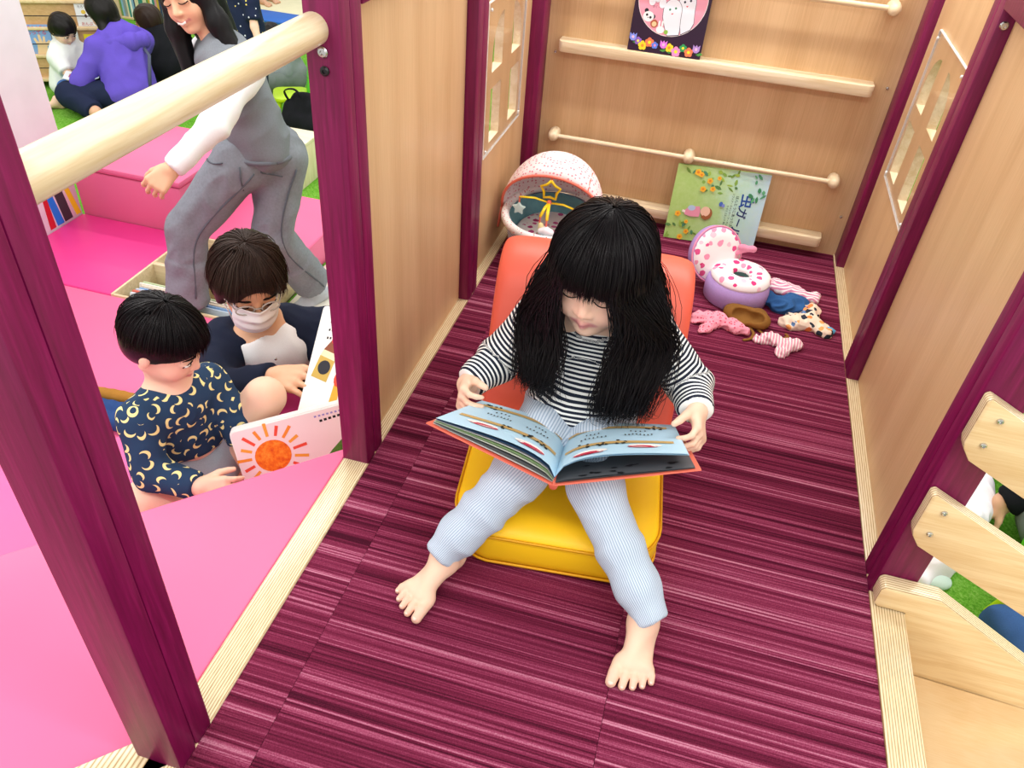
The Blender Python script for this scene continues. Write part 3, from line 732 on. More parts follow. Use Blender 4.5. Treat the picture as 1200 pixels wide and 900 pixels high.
def push_out(P, s, gap=.004, it=3):
    for _ in range(it):
        d = s.eval(P); m = d < gap
        if not m.any(): break
        q = P[m]; e = .003; g = np.stack([s.eval(q+np.eye(3)[i]*e)-s.eval(q-np.eye(3)[i]*e) for i in range(3)], 1); g /= np.linalg.norm(g, axis=1)[:, None]+1e-9
        P[m] = q+g*(gap-d[m])[:, None]
    return P
def smooth_path(ctrl, k):
    # Catmull-Rom through control points
    P = np.array(ctrl, float); P = np.vstack([2*P[0]-P[1], P, 2*P[-1]-P[-2]]); n = len(P)-3; out = []
    for u in np.linspace(0, n-1e-6, k):
        i = int(u); t = u-i; a, b, c, d = P[i:i+4]
        out.append(.5*((2*b)+(c-a)*t+(2*a-5*b+4*c-d)*t*t+(3*b-a-3*c+d)*t**3))
    return np.array(out)
def scalp_strands(c, R, hs, n, phi_fn, th_end_fn, rad, g, k=10, whorl=(0, -.12, .98), lift=.0):
    # strands combed from the crown down over the skull to a given polar angle, per azimuth (0 = forward)
    paths = []
    for i in range(n):
        ph = phi_fn(); te = th_end_fn(ph); th = np.linspace(.04+.35*abs(g.normal())*.3, te, k); j = g.normal()*.03; lay = 1+lift+abs(g.normal())*.035
        w = ph+j*th*1.2
        x = np.sin(th)*np.sin(w)*rad[0]*lay; y = -.03+np.sin(th)*np.cos(w)*rad[1]*lay-.10*np.cos(th)*.6; z = .13+np.cos(th)*rad[2]*lay
        paths.append(A(*c)+hs*(x[:, None]*R[0]+y[:, None]*R[1]+z[:, None]*R[2]))
    return paths
# ---------------------------------------------------------------- floor chair, girl and her open book
ch = thing('floor_chair', (-.115, 1.2, 0), 'low floor chair with a yellow vinyl seat and a coral curled backrest', 'chair')
ca, sa = math.cos(math.radians(6.5)), math.sin(math.radians(6.5))
def CW(x, y, z): return A(-.126+ca*x-sa*y, 1.14+sa*x+ca*y, z)      # chair frame: x across, y back
def seat_ring(w, d, r, z, y0=0, bow=.018, n=8):
    ring = []
    for (sx, sy, a) in ((1, 1, 0), (-1, 1, 90), (-1, -1, 180), (1, -1, 270)):
        for i in range(n):
            t = math.radians(a+90*i/(n-1)); x = sx*(w-r)+r*math.cos(t); y = sy*(d-r)+r*math.sin(t)
            if y < 0: y -= bow*(1-(x/w)**2); x *= 1-.02*max(0, -y/d)
            ring.append((x, y+y0, z))
    return ring
prof = [(.004, .004, .001), (.15, .14, .001), (.190, .178, .001), (.196, .184, .006), (.200, .188, .030), (.200, .188, .066), (.197, .185, .080), (.190, .178, .088), (.14, .142, .094), (.07, .07, .096), (.004, .004, .096)]
P = [[CW(*q) for q in seat_ring(max(w, .004), max(d, .004), min(.075, max(d, .004)*.45), z)] for w, d, z in prof]
MB().grid(P, YELLOW, closed=True).build('seat', YELLOW, ch, smooth=True)
for z, w in ((.079, .2005), (.012, .201)):
    pth = [CW(*q) for q in seat_ring(w, w-.012, .078, z)]; MB().tube(pth+[pth[0]], .0028, 6).build('piping', m_vinyl('#dfa008'), ch, smooth=True)
# backrest: a slab swept along a curve that leans back and curls over at the top
curve = smooth_path([(.150, .045), (.168, .12), (.205, .22), (.245, .30), (.285, .352), (.335, .372), (.385, .355), (.415, .30), (.418, .22), (.405, .12), (.395, .03)], 44)
tn = np.gradient(curve, axis=0); tn /= np.linalg.norm(tn, axis=1)[:, None]; nn = np.stack([-tn[:, 1], tn[:, 0]], 1)
W_, TH = .206, .034; rows = []
for (y, z), (ny, nz), i in zip(curve, nn, range(44)):
    row = []
    for (sx, st) in [(math.cos(a), math.sin(a)) for a in np.linspace(0, 2*math.pi, 36, endpoint=False)]:
        x = W_*np.sign(sx)*abs(sx)**.22; o_ = TH*np.sign(st)*abs(st)**.55
        row.append(CW(x+.006, y+ny*o_, max(z+nz*o_, .001)))
    rows.append(row)
bk = MB().grid(rows, CORAL, closed=True); bk.f.append(tuple(range(35, -1, -1))); bk.mi.append(0); bk.f.append(tuple(43*36+j for j in range(36))); bk.mi.append(0)
bk.build('backrest', CORAL, ch, smooth=True)
# ---- girl
gc = A(-.123, 1.222, .499); gR = frame((-.14, -.97, -.16), (.02, -.15, 1)); ghs = .215
girl = Sdf(); gT, glips = head(girl, gc, gR, ghs, child=True)
girl.cap(gT(0, -.10, -.25), (-.123, 1.265, .375), .036, .040, .02)
girl.cap((-.123, 1.270, .37), (-.122, 1.268, .18), .060, .068, .02, w=(1, 0, 0), f=1.3)
for a, b in (((-.22, 1.255, .365), (-.03, 1.255, .375)),): girl.cap(a, b, .040, .040, .03)
ARM_R = [(-.228, 1.258, .362), (-.298, 1.222, .262), (-.338, 1.142, .247)]; ARM_L = [(-.015, 1.262, .372), (.078, 1.252, .280), (.098, 1.165, .284)]
girl.chain(ARM_R, (.034, .029, .021)); girl.chain(ARM_L, (.034, .029, .021))
LEG_R = [(-.172, 1.235, .160), (-.190, 1.005, .182), (-.287, .895, .068)]; LEG_L = [(-.075, 1.235, .162), (-.052, 1.012, .185), (.078, .880, .068)]
girl.chain(LEG_R, (.058, .042, .027)); girl.chain(LEG_L, (.058, .042, .027))
hand(girl, ARM_R[2], (.10, -.95, .10), (.95, .12, -.12), A(.05, .1, 1), .108, curl=(38, 45, 25), thumb=(20, 38))
hand(girl, ARM_L[2], (.22, -.90, -.18), (-.85, -.18, -.40), A(-.40, .0, .9), .108, curl=(32, 48, 28), thumb=(28, 30))
tR = foot(girl, (-.290, .886, .0485), (-.34, -.94, .0), (0, 0, 1), .160, (1, 0, 0)); tL = foot(girl, (.083, .866, .0485), (-.06, -1, 0), (0, 0, 1), .160, (-1, 0, 0))
gp = thing('person', (-.12, 1.14, .096), 'small girl with long black hair reading an open book on the floor chair', 'person')
body = sdf_obj(girl, 'body', SKIN, gp, .0027, attrs={'lip': near(glips, .0115), 'blush': near([gT(.2, .3, -.14), gT(-.2, .3, -.14), gT(0, .43, -.13)]+tR+tL, .028)})
nb = nails(gp, tR, .0042, (0, 0, 1)); nails_m = plain('#f3cdbd', .3, .5, 0)
for tips in (tR, tL):
    for i, t in enumerate(tips): MB().ball(A(*t), np.array([.0040, .0046, .0022])*(1.35 if i == 0 else .85), 8, 5).build('toenail', nails_m, gp, smooth=True)
eyes(gp, gT, gR, ghs, closed=True, brow=False, lw=.005)
shirt = Sdf()
shirt.cap((-.123, 1.258, .165), (-.123, 1.268, .285), .082, .073, .02, w=(1, 0, 0), f=1.30, tag=('torso', 0)).cap((-.123, 1.268, .285), (-.123, 1.268, .352), .073, .056, .02, w=(1, 0, 0), f=1.42, tag=('torso', .1))
shirt.ell((-.123, 1.212, .205), (.100, .075, .062), .03); shirt.cap((-.222, 1.258, .352), (-.024, 1.26, .362), .046, .046, .035)
shirt.cap((-.123, 1.262, .36), (-.123, 1.25, .402), .046, .044, .02, tag=('neck', 0))
shirt.chain(ARM_R[:2], (.047, .040), .02, 'arm'); shirt.cone(ARM_R[1], A(*ARM_R[2])*.93+A(*ARM_R[1])*.07, .041, .031, .02, tag=('arm', .13))
shirt.chain(ARM_L[:2], (.047, .041), .02, 'arm'); shirt.cone(ARM_L[1], A(*ARM_L[2])*.95+A(*ARM_L[1])*.05, .042, .032, .02, tag=('arm', .13))
shirt.plane((-.12, 1.2, .138), (0, -.25, -1), .01)
so = sdf_obj(shirt, 'striped_shirt', m_stripe(), gp, .0042, names=['torso', 'arm', 'neck'], fold=.0030, fold_sc=(42, (1, 1, .8)), seed=3)
so['label'] = 'navy and white striped long-sleeved shirt'
leg = Sdf()
leg.cap((-.165, 1.262, .165), (-.082, 1.262, .165), .072, .072, .02, tag=('hip', 0))
for L in (LEG_R, LEG_L):
    a, k_, n_ = (A(*q) for q in L)
    leg.cap(a, a*.5+k_*.5, .066, .057, .02, tag=('leg', 0)); leg.cap(a*.5+k_*.5, k_, .057, .047, .02, tag=('leg', .12)); leg.cap(k_, k_*.5+n_*.5, .049, .042, .02, tag=('leg', .24))
    leg.cone(k_*.5+n_*.5, n_+(n_-k_)*.15, .043, .031, .016, tag=('leg', .34)); leg.cap(n_*.85+k_*.15, n_*.84+k_*.16, .041, .041, .01)
leg.plane((0, 0, .0), (0, 0, -1), .002)
lo_ = sdf_obj(leg, 'leggings', m_pin(), gp, .0042, names=['hip', 'leg'], fold=.0021, fold_sc=(55, (1, .8, 1.2)), seed=8)
lo_['label'] = 'pale blue ribbed leggings'
# collar trim
trim = MB(); trim.tube([A(-.123, 1.25, .405)+A(.045*math.cos(a), .043*math.sin(a), .004*math.sin(a)) for a in np.linspace(0, 2*math.pi, 25)], .0035, 6); trim.build('collar', plain('#20242f', .8), gp, smooth=True)
# ---- long hair
hb = Sdf(); hb.ell(gT(0, -.04, .15), ghs*A(.385, .455, .415), .01, gR)
for q in (-1, 1):
    hb.cap(gT(q*.31, .16, .08), gT(q*.335, .13, -.26), ghs*.095, ghs*.12, .03)
hb.cap(gT(0, -.20, 0), (-.123, 1.335, .36), .062, .055, .04, w=(1, 0, 0), f=1.2)
hb.cap(gT(.36, .08, -.22), (-.190, 1.178, .335), .025, .020, .025); hb.cap(gT(-.36, .08, -.22), (-.045, 1.175, .340), .027, .024, .025)
hb.ell(gT(0, .47, -.22), ghs*A(.190, .30, .315), .010, gR, 's')
hb.plane(gT(0, 0, .6), gR[2])
hob = sdf_obj(hb, 'hair', HAIR, gp, .0045, fold=.0015, fold_sc=(160, (1, 1, .1)), seed=5)
g_ = np.random.default_rng(11); paths = []; rad = []
K = 22
sp = scalp_strands(gc, gR, ghs, 900, lambda: g_.uniform(-.66, .66), lambda ph: (1.70+.05*g_.normal()-.10*abs(ph)) if g_.random() > .12 else 1.45, (.42, .475, .435), g_, K)
paths += sp; rad += [.00085]*len(sp)
comb = Sdf(); comb.ops = shirt.ops+girl.ops[:14]
def long_side(q, n, phi0, phi1, shp, endp, sh_sp, end_sp, curl=.012):
    out = []
    for i in range(n):
        ph = q*g_.uniform(phi0, phi1); a = scalp_strands(gc, gR, ghs, 1, lambda: ph, lambda p: 1.62, (.42, .475, .435), g_, 7)[0]
        u = g_.uniform(0, 1); s1 = A(*shp[0])*(1-u)+A(*shp[1])*u+g_.normal(size=3)*sh_sp; e1 = A(*endp[0])*(1-u)+A(*endp[1])*u+g_.normal(size=3)*end_sp
        m1 = a[-1]*.55+s1*.45+(a[-1]-gc)*.10*min(1, max(0, (abs(ph)-.45)*2)); cu = g_.normal()*curl
        m2 = s1*.45+e1*.55+A(cu, -.006, 0); ctrl = list(a[::2])+[m1, s1, m2, e1, e1+A(-cu*1.4, .002, -.012)]
        out.append(smooth_path(ctrl, K))
    return out
lR = long_side(1, 760, .48, 1.75, ((-.262, 1.205, .385), (-.168, 1.155, .375)), ((-.240, 1.165, .285), (-.172, 1.130, .285)), .006, .009, .006)
lL = long_side(-1, 880, .50, 1.75, ((-.078, 1.150, .385), (.035, 1.200, .392)), ((-.085, 1.120, .275), (.005, 1.150, .272)), .006, .010, .007)
bk_ = []
for q in (1, -1): bk_ += long_side(q, 260, 1.7, 3.1, ((-.123+q*-.02, 1.335, .40), (-.123-q*.135, 1.300, .40)), ((-.123-q*.02, 1.345, .27), (-.123-q*.15, 1.325, .27)), .010, .012)
for st in (lR, lL, bk_):
    Pz = np.array(st); sh_ = Pz.shape; flat_ = push_out(Pz.reshape(-1, 3).copy(), comb, .0045, 3); st[:] = list(flat_.reshape(sh_))
paths += lR+lL+bk_; rad += list(g_.uniform(.0007, .0013, len(lR)+len(lL)+len(bk_)))
v_, f_ = strand_mesh(paths, rad, 3); hs_o = raw_obj(v_, f_, 'hair_strands', HAIR, gp); hs_o['kind'] = 'stuff'
# ---- the open book on her lap
ob = thing('open_book', (-.12, 1.03, .22), 'open picture book with pale blue pages and coral cover held by the girl', 'book')
G0, G1 = A(-.117, .936, .262), A(-.129, 1.118, .178); NL, FL = A(-.345, .952, .318), A(-.308, 1.116, .238); NR, FR = A(.113, 1.008, .306), A(.086, 1.170, .226)
def sheet(E0, E1, bulge, drop, m=.0, lift=0.0, sk=1.0):
    def f(u, v):
        a = G0*(1-v)+G1*v; b = E0*(1-v)+E1*v; n = unit(np.cross(E0-G0, G1-G0)); n = n if n[2] > 0 else -n
        return a*(1-u)+b*u+n*(bulge*math.sin(math.pi*min(1, u)**.55)*sk-drop*(1-u)**3*0-drop+lift*u)
    return f
def sheet_grid(f, u0, u1, v0, v1, m, nu=14, nv=5, dz=0): return MB().grid([[f(u, v) for v in np.linspace(v0, v1, nv)] for u in np.linspace(u0, u1, nu)], m)
COVR = plain('#e8705a', .35); BLUE = plain('#b9dcef', .45, .4, .03); GREY = plain('#6a6e72', .6); INK = plain('#16161a', .6, .3, 0); TAN = plain('#c8a566', .5); RED = plain('#c4304a', .45); WHT = plain('#f5f3ee', .5)
for nm, E0, E1 in (('cover', NL, FL), ('cover', NR, FR)):
    f = sheet(E0, E1, 0, .012); sheet_grid(f, 0, 1.0, -.03, 1.03, COVR).build(nm, COVR, ob, solid=.0025)
sp_ = MB().tube([G0+A(0, -.004, -.016), G1+A(0, 0, -.016)], .008, 8, flat=1.0); sp_.build('spine', COVR, ob, smooth=True)
def pgs(E0, E1, spec):
    for j, (bl, dr, u1, mt, lf) in enumerate(spec): sheet_grid(sheet(E0, E1, bl, dr, lift=lf), 0.0, u1, .0, 1.0, mt).build('page', mt, ob, smooth=True)
pgs(NL, FL, [(.002, .0095, .965, WHT, 0), (.006, .008, .965, GREY, 0), (.010, .0065, .965, WHT, 0), (.013, .005, .962, plain('#9fc08a', .5), 0), (.016, .0035, .962, WHT, 0), (.019, .002, .958, plain('#2f4f72', .5), 0), (.0225, .0, .958, BLUE, 0)])
pgs(NR, FR, [(.001, .0095, .965, GREY, 0), (.003, .0085, .962, plain('#56595e', .6), 0), (.024, .0, .930, BLUE, .012), (.0255, -.0005, .925, BLUE, .014)])
def prints(f, items, name='page_print'):
    mb = MB()
    for pts, m in items:
        if isinstance(pts, tuple):    # band u0,u1,v0,v1
            u0, u1, v0, v1 = pts; g2 = lambda u, v: f(u, v)
            mb.grid([[g2(u, v) for v in np.linspace(v0, v1, 3)] for u in np.linspace(u0, u1, max(2, int((u1-u0)*16)))], m)
        else: mb.add([f(*q) for q in pts], [tuple(range(len(pts)))], m)
    o = mb.build(name, None, ob, normals=False); o['kind'] = 'stuff'; return o
gr = np.random.default_rng(4)
def page_items(L=True):
    it = [((.06, .93, .30, .37), TAN), ((.05, .92, .80, .87), TAN)]
    for cu_, cv in ((.28, .13), (.70, .22)): it += [([(cu_+.13*math.cos(a), cv+.05*math.sin(a)) for a in np.linspace(0, 6.28, 14)], WHT), ([(cu_-.02+.12*math.cos(a), cv-.03+.035*math.sin(a)) for a in np.linspace(0, 6.28, 14)], RED)]
    for (u0, u1, v0, n) in ((.18, .42, .52, 7), (.55, .80, .56, 8), (.60, .76, .68, 4), (.22, .36, .64, 4)):
        for i in range(n): a = u0+(u1-u0)*i/n; b = v0+gr.uniform(-.015, .015); it.append(((a, a+.012, b, b+.035), INK))
    for c in (.35, .52, .78, .86, .2):
        for i in range(5):
            a = c+gr.uniform(-.05, .05); b = (.30 if c < .6 else .80)+gr.uniform(-.03, .10); it.append(([(a+gr.uniform(.008, .022)*math.cos(t), b+gr.uniform(.012, .03)*math.sin(t)) for t in np.linspace(0, 5.5, 7)], INK))
    return it
fLt = sheet(NL, FL, .0233, -.0008); prints(lambda u, v: fLt(u*.96, v), page_items())
fRt = sheet(NR, FR, .0264, -.0011, lift=.0142); prints(lambda u, v: fRt(u*.92, v), page_items())
fRd = sheet(NR, FR, .0036, .0078); prints(lambda u, v: fRd(u*.96, v), [([(c+gr.uniform(.01, .05)*math.cos(t), d+gr.uniform(.01, .03)*math.sin(t)) for t in np.linspace(0, 5.5, 8)], INK) for c, d in zip(gr.uniform(.15, .9, 12), gr.uniform(.02, .3, 12))])
# ---------------------------------------------------------------- boy on the step
def m_banana():
    t = NT('navy_banana_print'); v = t.coord()
    vo = t.node('ShaderNodeTexVoronoi', inp={'Vector': v, 'Scale': 27.0, 'Randomness': .6}); pos, colr = vo.outputs['Position'], vo.outputs['Color']
    sub = lambda a, b, op='SUBTRACT': t.node('ShaderNodeVectorMath', operation=op, inp={0: a, 1: b}).outputs[0]
    ln = lambda a: t.node('ShaderNodeVectorMath', operation='LENGTH', inp={0: a}).outputs['Value']
    N_ = t.node('ShaderNodeNewGeometry').outputs['Normal']
    def tang(a):
        k = t.node('ShaderNodeVectorMath', operation='DOT_PRODUCT', inp={0: a, 1: N_}).outputs['Value']
        return sub(a, t.node('ShaderNodeVectorMath', operation='SCALE', inp={0: N_, 'Scale': k}).outputs[0])
    d = tang(sub(v, pos))
    dirv = t.node('ShaderNodeVectorMath', operation='NORMALIZE', inp={0: tang(sub(colr, (.5, .5, .5)))}).outputs[0]
    off = t.node('ShaderNodeVectorMath', operation='SCALE', inp={0: dirv, 'Scale': .0070}).outputs[0]
    a = t.math('LESS_THAN', ln(d), .0115); b = t.math('GREATER_THAN', ln(sub(d, off)), .0110)
    t.base(t.mix(t.math('MULTIPLY', a, b), '#27405f', '#efe6a0')); t.bump(t.noise(v, 500, 2), .15, .001); return t.set(.85, .2)
bc = A(-1.066, 1.194, .125); bR = frame((.93, .10, -.38), (0, 0, 1)); bhs = .20
boy = Sdf(); bT, blips = head(boy, bc, bR, bhs, child=True)
boy.cap(bT(0, -.08, -.25), (-1.080, 1.195, -.02), .037, .042, .02)
boy.cap((-1.080, 1.195, -.03), (-1.085, 1.235, -.24), .066, .075, .02, w=(.3, .95, 0), f=1.3)
bAR = [(-1.102, 1.098, -.035), (-1.070, 1.050, -.150), (-.938, 1.050, -.155)]; bAL = [(-1.040, 1.275, -.045), (-.968, 1.262, -.140), (-.945, 1.225, -.185)]
boy.chain(bAR, (.034, .029, .022)); boy.chain(bAL, (.034, .029, .022))
hand(boy, bAR[2], (.93, .10, .08), (-.1, .75, -.6), A(.1, .7, .7), .115, curl=(30, 35, 20), thumb=(25, 20))
hand(boy, bAL[2], (.55, .3, -.5), (.1, -.6, -.7), A(.3, .5, .6), .11, curl=(30, 35, 20), thumb=(25, 20))
bLR = [(-1.105, 1.185, -.272), (-1.085, 1.040, -.240), (-.95, 1.085, -.305)]; bLL = [(-1.060, 1.300, -.272), (-.915, 1.315, -.085), (-1.005, 1.235, -.300)]
boy.chain(bLR, (.064, .056, .034)); boy.chain(bLL, (.062, .049, .032))
foot(boy, (-.935, 1.12, -.304), (.35, .94, 0), (0, 0, 1), .155, (1, 0, 0)); foot(boy, (-1.00, 1.228, -.302), (.75, -.65, 0), (0, 0, 1), .155, (-.6, -.7, 0))
bp = thing('person', (-1.07, 1.22, -.35), 'small boy in a navy banana shirt sitting barefoot on the magenta step', 'person')
sdf_obj(boy, 'body', SKIN, bp, .0034, attrs={'lip': near(blips, .007), 'blush': near([bT(.2, .3, -.14), bT(-.2, .3, -.14)], .03)})
eyes(bp, bT, bR, bhs, look=(-.2, -.4))
sh = Sdf(); sh.cap((-1.080, 1.195, -.045), (-1.085, 1.230, -.235), .074, .080, .02, w=(.3, .95, 0), f=1.28); sh.cap(bAR[0], bAL[0], .045, .045, .03)
for L in (bAR, bAL): sh.cap(L[0], L[1], .046, .040, .02); sh.cone(L[1], A(*L[2])*.92+A(*L[1])*.08, .040, .031, .02)
sh.plane((-1.08, 1.2, -.195), (0, 0, -1), .01); sh.ell(bT(0, .02, -.40), .046, .008, None, 's')
sdf_obj(sh, 'long_sleeved_shirt', m_banana(), bp, .0052, fold=.0034, fold_sc=(40, (1, 1, .8)), seed=13)['label'] = 'navy shirt printed with yellow bananas'
st = Sdf(); st.cap((-1.105, 1.195, -.255), (-1.062, 1.29, -.255), .086, .086, .02); st.ell((-1.035, 1.215, -.262), (.075, .075, .055), .03); 
st.cone(bLR[0], A(*bLR[0])*.42+A(*bLR[1])*.58, .076, .068, .02); st.cone(bLL[0], A(*bLL[0])*.42+A(*bLL[1])*.58, .076, .070, .02); st.plane((0, 0, -.349), (0, 0, -1), .002)
sdf_obj(st, 'shorts', m_cloth('#aab3bd', .10), bp, .006, fold=.004, fold_sc=(45, (1, 1, 1)), seed=17)
hb = Sdf(); hb.ell(bT(0, -.06, .16), bhs*A(.385, .455, .40), .01, bR); hb.ell(bT(0, -.18, -.02), bhs*A(.345, .27, .27), .03, bR)
hb.ell(bT(0, .50, -.20), bhs*A(.36, .30, .33), .006, bR, 's'); hb.ell(bT(.40, .05, -.20), bhs*A(.14, .13, .16), .006, bR, 's'); hb.ell(bT(-.40, .05, -.20), bhs*A(.14, .13, .16), .006, bR, 's')
sdf_obj(hb, 'hair', HAIR, bp, .0045)
g2 = np.random.default_rng(21)
def bowl(ph):
    a = abs(ph); return 1.50-.05*a+(.42*(a-1.2) if a > 1.2 else 0)+g2.normal()*.07
pp = scalp_strands(bc, bR, bhs, 1500, lambda: g2.uniform(-3.14, 3.14), bowl, (.405, .475, .425), g2, 10)
v_, f_ = strand_mesh(pp, [.0012]*len(pp), 3); raw_obj(v_, f_, 'hair_strands', HAIR, bp)['kind'] = 'stuff'
# ---------------------------------------------------------------- big board book shared by the boy and the masked woman
bb = thing('board_book', (-.80, 1.25, -.34), 'thick board book with an orange sun cover standing before the boy', 'book')
TLb, TRb, BLb = A(-.934, 1.176, -.094), A(-.640, 1.365, -.040), A(-.868, 1.090, -.330)
ub = unit(TRb-TLb); wb_ = TLb-BLb; wb_ = unit(wb_-ub*(wb_@ub)); nb_ = unit(np.cross(ub, wb_)); nb_ = nb_ if nb_[1] < 0 else -nb_
Wd, Hd = .36, .262; ob0 = TLb-wb_*Hd
BOARD = plain('#f4f3f1', .5)
for i in range(8):
    k = i*.0042; MB().prism(rrect(Wd, Hd, .012, cx=Wd/2, cy=Hd/2+(.004 if i % 2 else 0)), ob0-nb_*(k+.0034), ub, wb_, nb_*.0031).build('board_page', BOARD, bb)
o_ = ob0+nb_*.0004; mb = MB()
mb.flat(rrect(Wd-.004, Hd-.004, .012, cx=Wd/2, cy=Hd/2), o_, ub, wb_, plain('#f3dfe2', .45, .4, .03)); mb.build('cover_paper', None, bb, normals=False)
sx, sy = .083, Hd-.082
MB().flat(circle(.043, 26, sx, sy, .040), o_+nb_*.0004, ub, wb_).build('sun_disc', (lambda t: (t.base(t.ramp(t.noise(t.coord(), 60, 4, .7), [(.3, '#d8481a'), (.5, '#ee7a1c'), (.7, '#f6a03a')])), t.set(.5, .3))[1])(NT('orange_sun')), bb, normals=False)
for i in range(17):
    a = 2*math.pi*i/17+.1; r0, r1 = .050, .050+(.026 if i % 2 else .034); du, dw = math.cos(a), math.sin(a)
    MB().flat([(sx+du*r0-dw*.0035, sy+dw*r0+du*.0035), (sx+du*r0+dw*.0035, sy+dw*r0-du*.0035), (sx+du*r1+dw*.004, sy+dw*r1-du*.004), (sx+du*r1-dw*.004, sy+dw*r1+du*.004)], o_+nb_*.0005, ub, wb_).build('sun_ray', plain(['#e8503a', '#f0a43c', '#ef8f2e'][i % 3], .5), bb, normals=False)
hill = [(.11, .02), (.36, .02), (.36, .225), (.33, .220), (.28, .198), (.22, .155), (.16, .100)]
MB().flat(hill, o_+nb_*.0004, ub, wb_).build('hill', (lambda t: (t.base(t.ramp(t.noise(t.coord(), 40, 4, .7, .6), [(.3, '#2f5a1e'), (.55, '#5d8a3a'), (.75, '#6b4a35')])), t.set(.6, .2))[1])(NT('hill_print')), bb, normals=False)
mb = MB()
for i in range(11): mb.flat([(.21+i*.011, .232+i*.0006), (.217+i*.011, .232+i*.0006), (.217+i*.011, .238+i*.0006), (.21+i*.011, .238+i*.0006)], o_+nb_*.0005, ub, wb_, INK)
for i in range(15): mb.flat([(.20+i*.010, .246), (.2055+i*.010, .246), (.2055+i*.010, .2505), (.20+i*.010, .2505)], o_+nb_*.0005, ub, wb_, plain('#9a8fd0', .5))
mb.build('lettering', None, bb, normals=False)['kind'] = 'stuff'
# the turned page, upright in the woman's hand
pg = MB(); T0, T1, B0, B1 = A(-.861, 1.559, .053), A(-.700, 1.500, .020), A(-.838, 1.318, -.135), A(-.640, 1.318, -.130)
up_ = unit(T0-B0); rt = unit((T1-T0)-up_*((T1-T0)@up_)); npg = unit(np.cross(rt, up_)); npg = npg if npg[1] < 0 else -npg; Hp = np.linalg.norm(T0-B0)
pg.prism(rrect(.20, Hp, .01, cx=.10, cy=Hp/2), B0, rt, up_, npg*-.0028); pg.build('turned_page', BOARD, bb)
o2 = B0+npg*.0005; sl_ = MB()
def pl(poly, m, d=0): sl_.flat(poly, o2+npg*d, rt, up_, m)
cx0, cy0 = .012, .115
pl([(cx0, cy0), (cx0+.045, cy0-.012), (cx0+.055, cy0+.045), (cx0+.012, cy0+.058)], plain('#c9a94f', .5)); pl([(cx0+.012, cy0+.058), (cx0+.055, cy0+.045), (cx0+.060, cy0+.062), (cx0+.018, cy0+.074)], plain('#f0e2b8', .5), .0002)
pl([(cx0+.018, cy0+.074), (cx0+.060, cy0+.062), (cx0+.064, cy0+.080), (cx0+.034, cy0+.100)], plain('#8a4a2c', .5), .0002); pl(circle(.011, 16, cx0+.045, cy0+.103, .015), plain('#d8252a', .4), .0003); pl(circle(.017, 20, cx0+.030, cy0+.026, .019), plain('#20202c', .6), .0004)
pl([(.075, .03), (.10, .03), (.095, .105), (.08, .105)], plain('#f0a92c', .5)); pl(circle(.012, 12, .088, .115, .02), plain('#d8432a', .5), .0002)
sl_.build('page_picture', None, bb, normals=False)['kind'] = 'stuff'
mb = MB()
for r in range(3):
    for i in range(9): mb.flat([(.030+i*.008, Hp-.045-r*.022), (.0345+i*.008, Hp-.045-r*.022), (.0345+i*.008, Hp-.039-r*.022), (.030+i*.008, Hp-.039-r*.022)], o2, rt, up_, INK)
mb.build('lettering', None, bb, normals=False)['kind'] = 'stuff'
# ---------------------------------------------------------------- masked woman
lc = A(-1.112, 1.612, .035); lR_ = frame((.64, -.69, -.30), (.04, 0, 1)); lhs = .228
la = Sdf(); lT, llips = head(la, lc, lR_, lhs)
la.cap(lT(0, -.10, -.25), (-1.085, 1.640, -.150), .050, .056, .02)
la.cap((-1.095, 1.660, -.19), (-1.26, 1.86, -.50), .095, .105, .03, w=(.86, .5, 0), f=1.35)
lAR = [(-1.235, 1.625, -.205), (-1.130, 1.430, -.215), (-.945, 1.425, -.108)]; lAL = [(-.955, 1.745, -.175), (-.862, 1.600, -.225), (-.790, 1.520, -.150)]
la.chain(lAR, (.050, .040, .027)); la.chain(lAL, (.050, .040, .027))
hand(la, lAR[2], (.90, -.22, .30), (.25, .35, -.85), A(.2, .85, .45), .165, curl=(14, 26, 18), thumb=(20, 20), r=.85)
hand(la, lAL[2], (.3, -.6, .6), (-.2, -.7, -.5), A(-.7, .2, .6), .165, curl=(30, 30, 20), r=.85)
hipl = A(-1.27, 1.88, -.54)
for s_ in (-1, 1):
    h_ = hipl+A(.86, .5, 0)*.09*s_; kn_ = h_+A(.06, -.20, -.17) if s_ > 0 else h_+A(-.16, -.14, -.17); kn_[2] = -.735; an_ = kn_+A(-.25, .30, -.02)
    la.chain([h_, kn_, an_], (.085, .062, .040))
lp = thing('person', (-1.27, 1.88, MAT_Z), 'woman with glasses and white face mask in a navy cardigan turning book pages', 'person')
sdf_obj(la, 'body', SKIN_A, lp, .0040, attrs={'lip': near(llips, .006), 'blush': near([lT(.2, .3, -.14), lT(-.2, .3, -.14)], .03)})
eyes(lp, lT, lR_, lhs, closed=True)
top_ = Sdf(); top_.cap((-1.090, 1.655, -.195), (-1.255, 1.85, -.48), .103, .112, .03, w=(.86, .5, 0), f=1.28); top_.ell(lT(.02, .10, -.62), (.062, .062, .085), .01, None, 's')
sdf_obj(top_, 'white_top', m_cloth('#f0f0f2', .06), lp, .006, fold=.005, fold_sc=(38, (1.2, 1.2, .5)), seed=23)
cd = Sdf(); cd.cap((-1.10, 1.672, -.195), (-1.27, 1.87, -.50), .112, .128, .03, w=(.86, .5, 0), f=1.36); cd.cap(lAR[0], lAL[0], .066, .066, .04)
for L in (lAR, lAL): cd.cap(L[0], L[1], .066, .056, .03); cd.cone(L[1], A(*L[2])*.94+A(*L[1])*.06, .056, .040, .025)
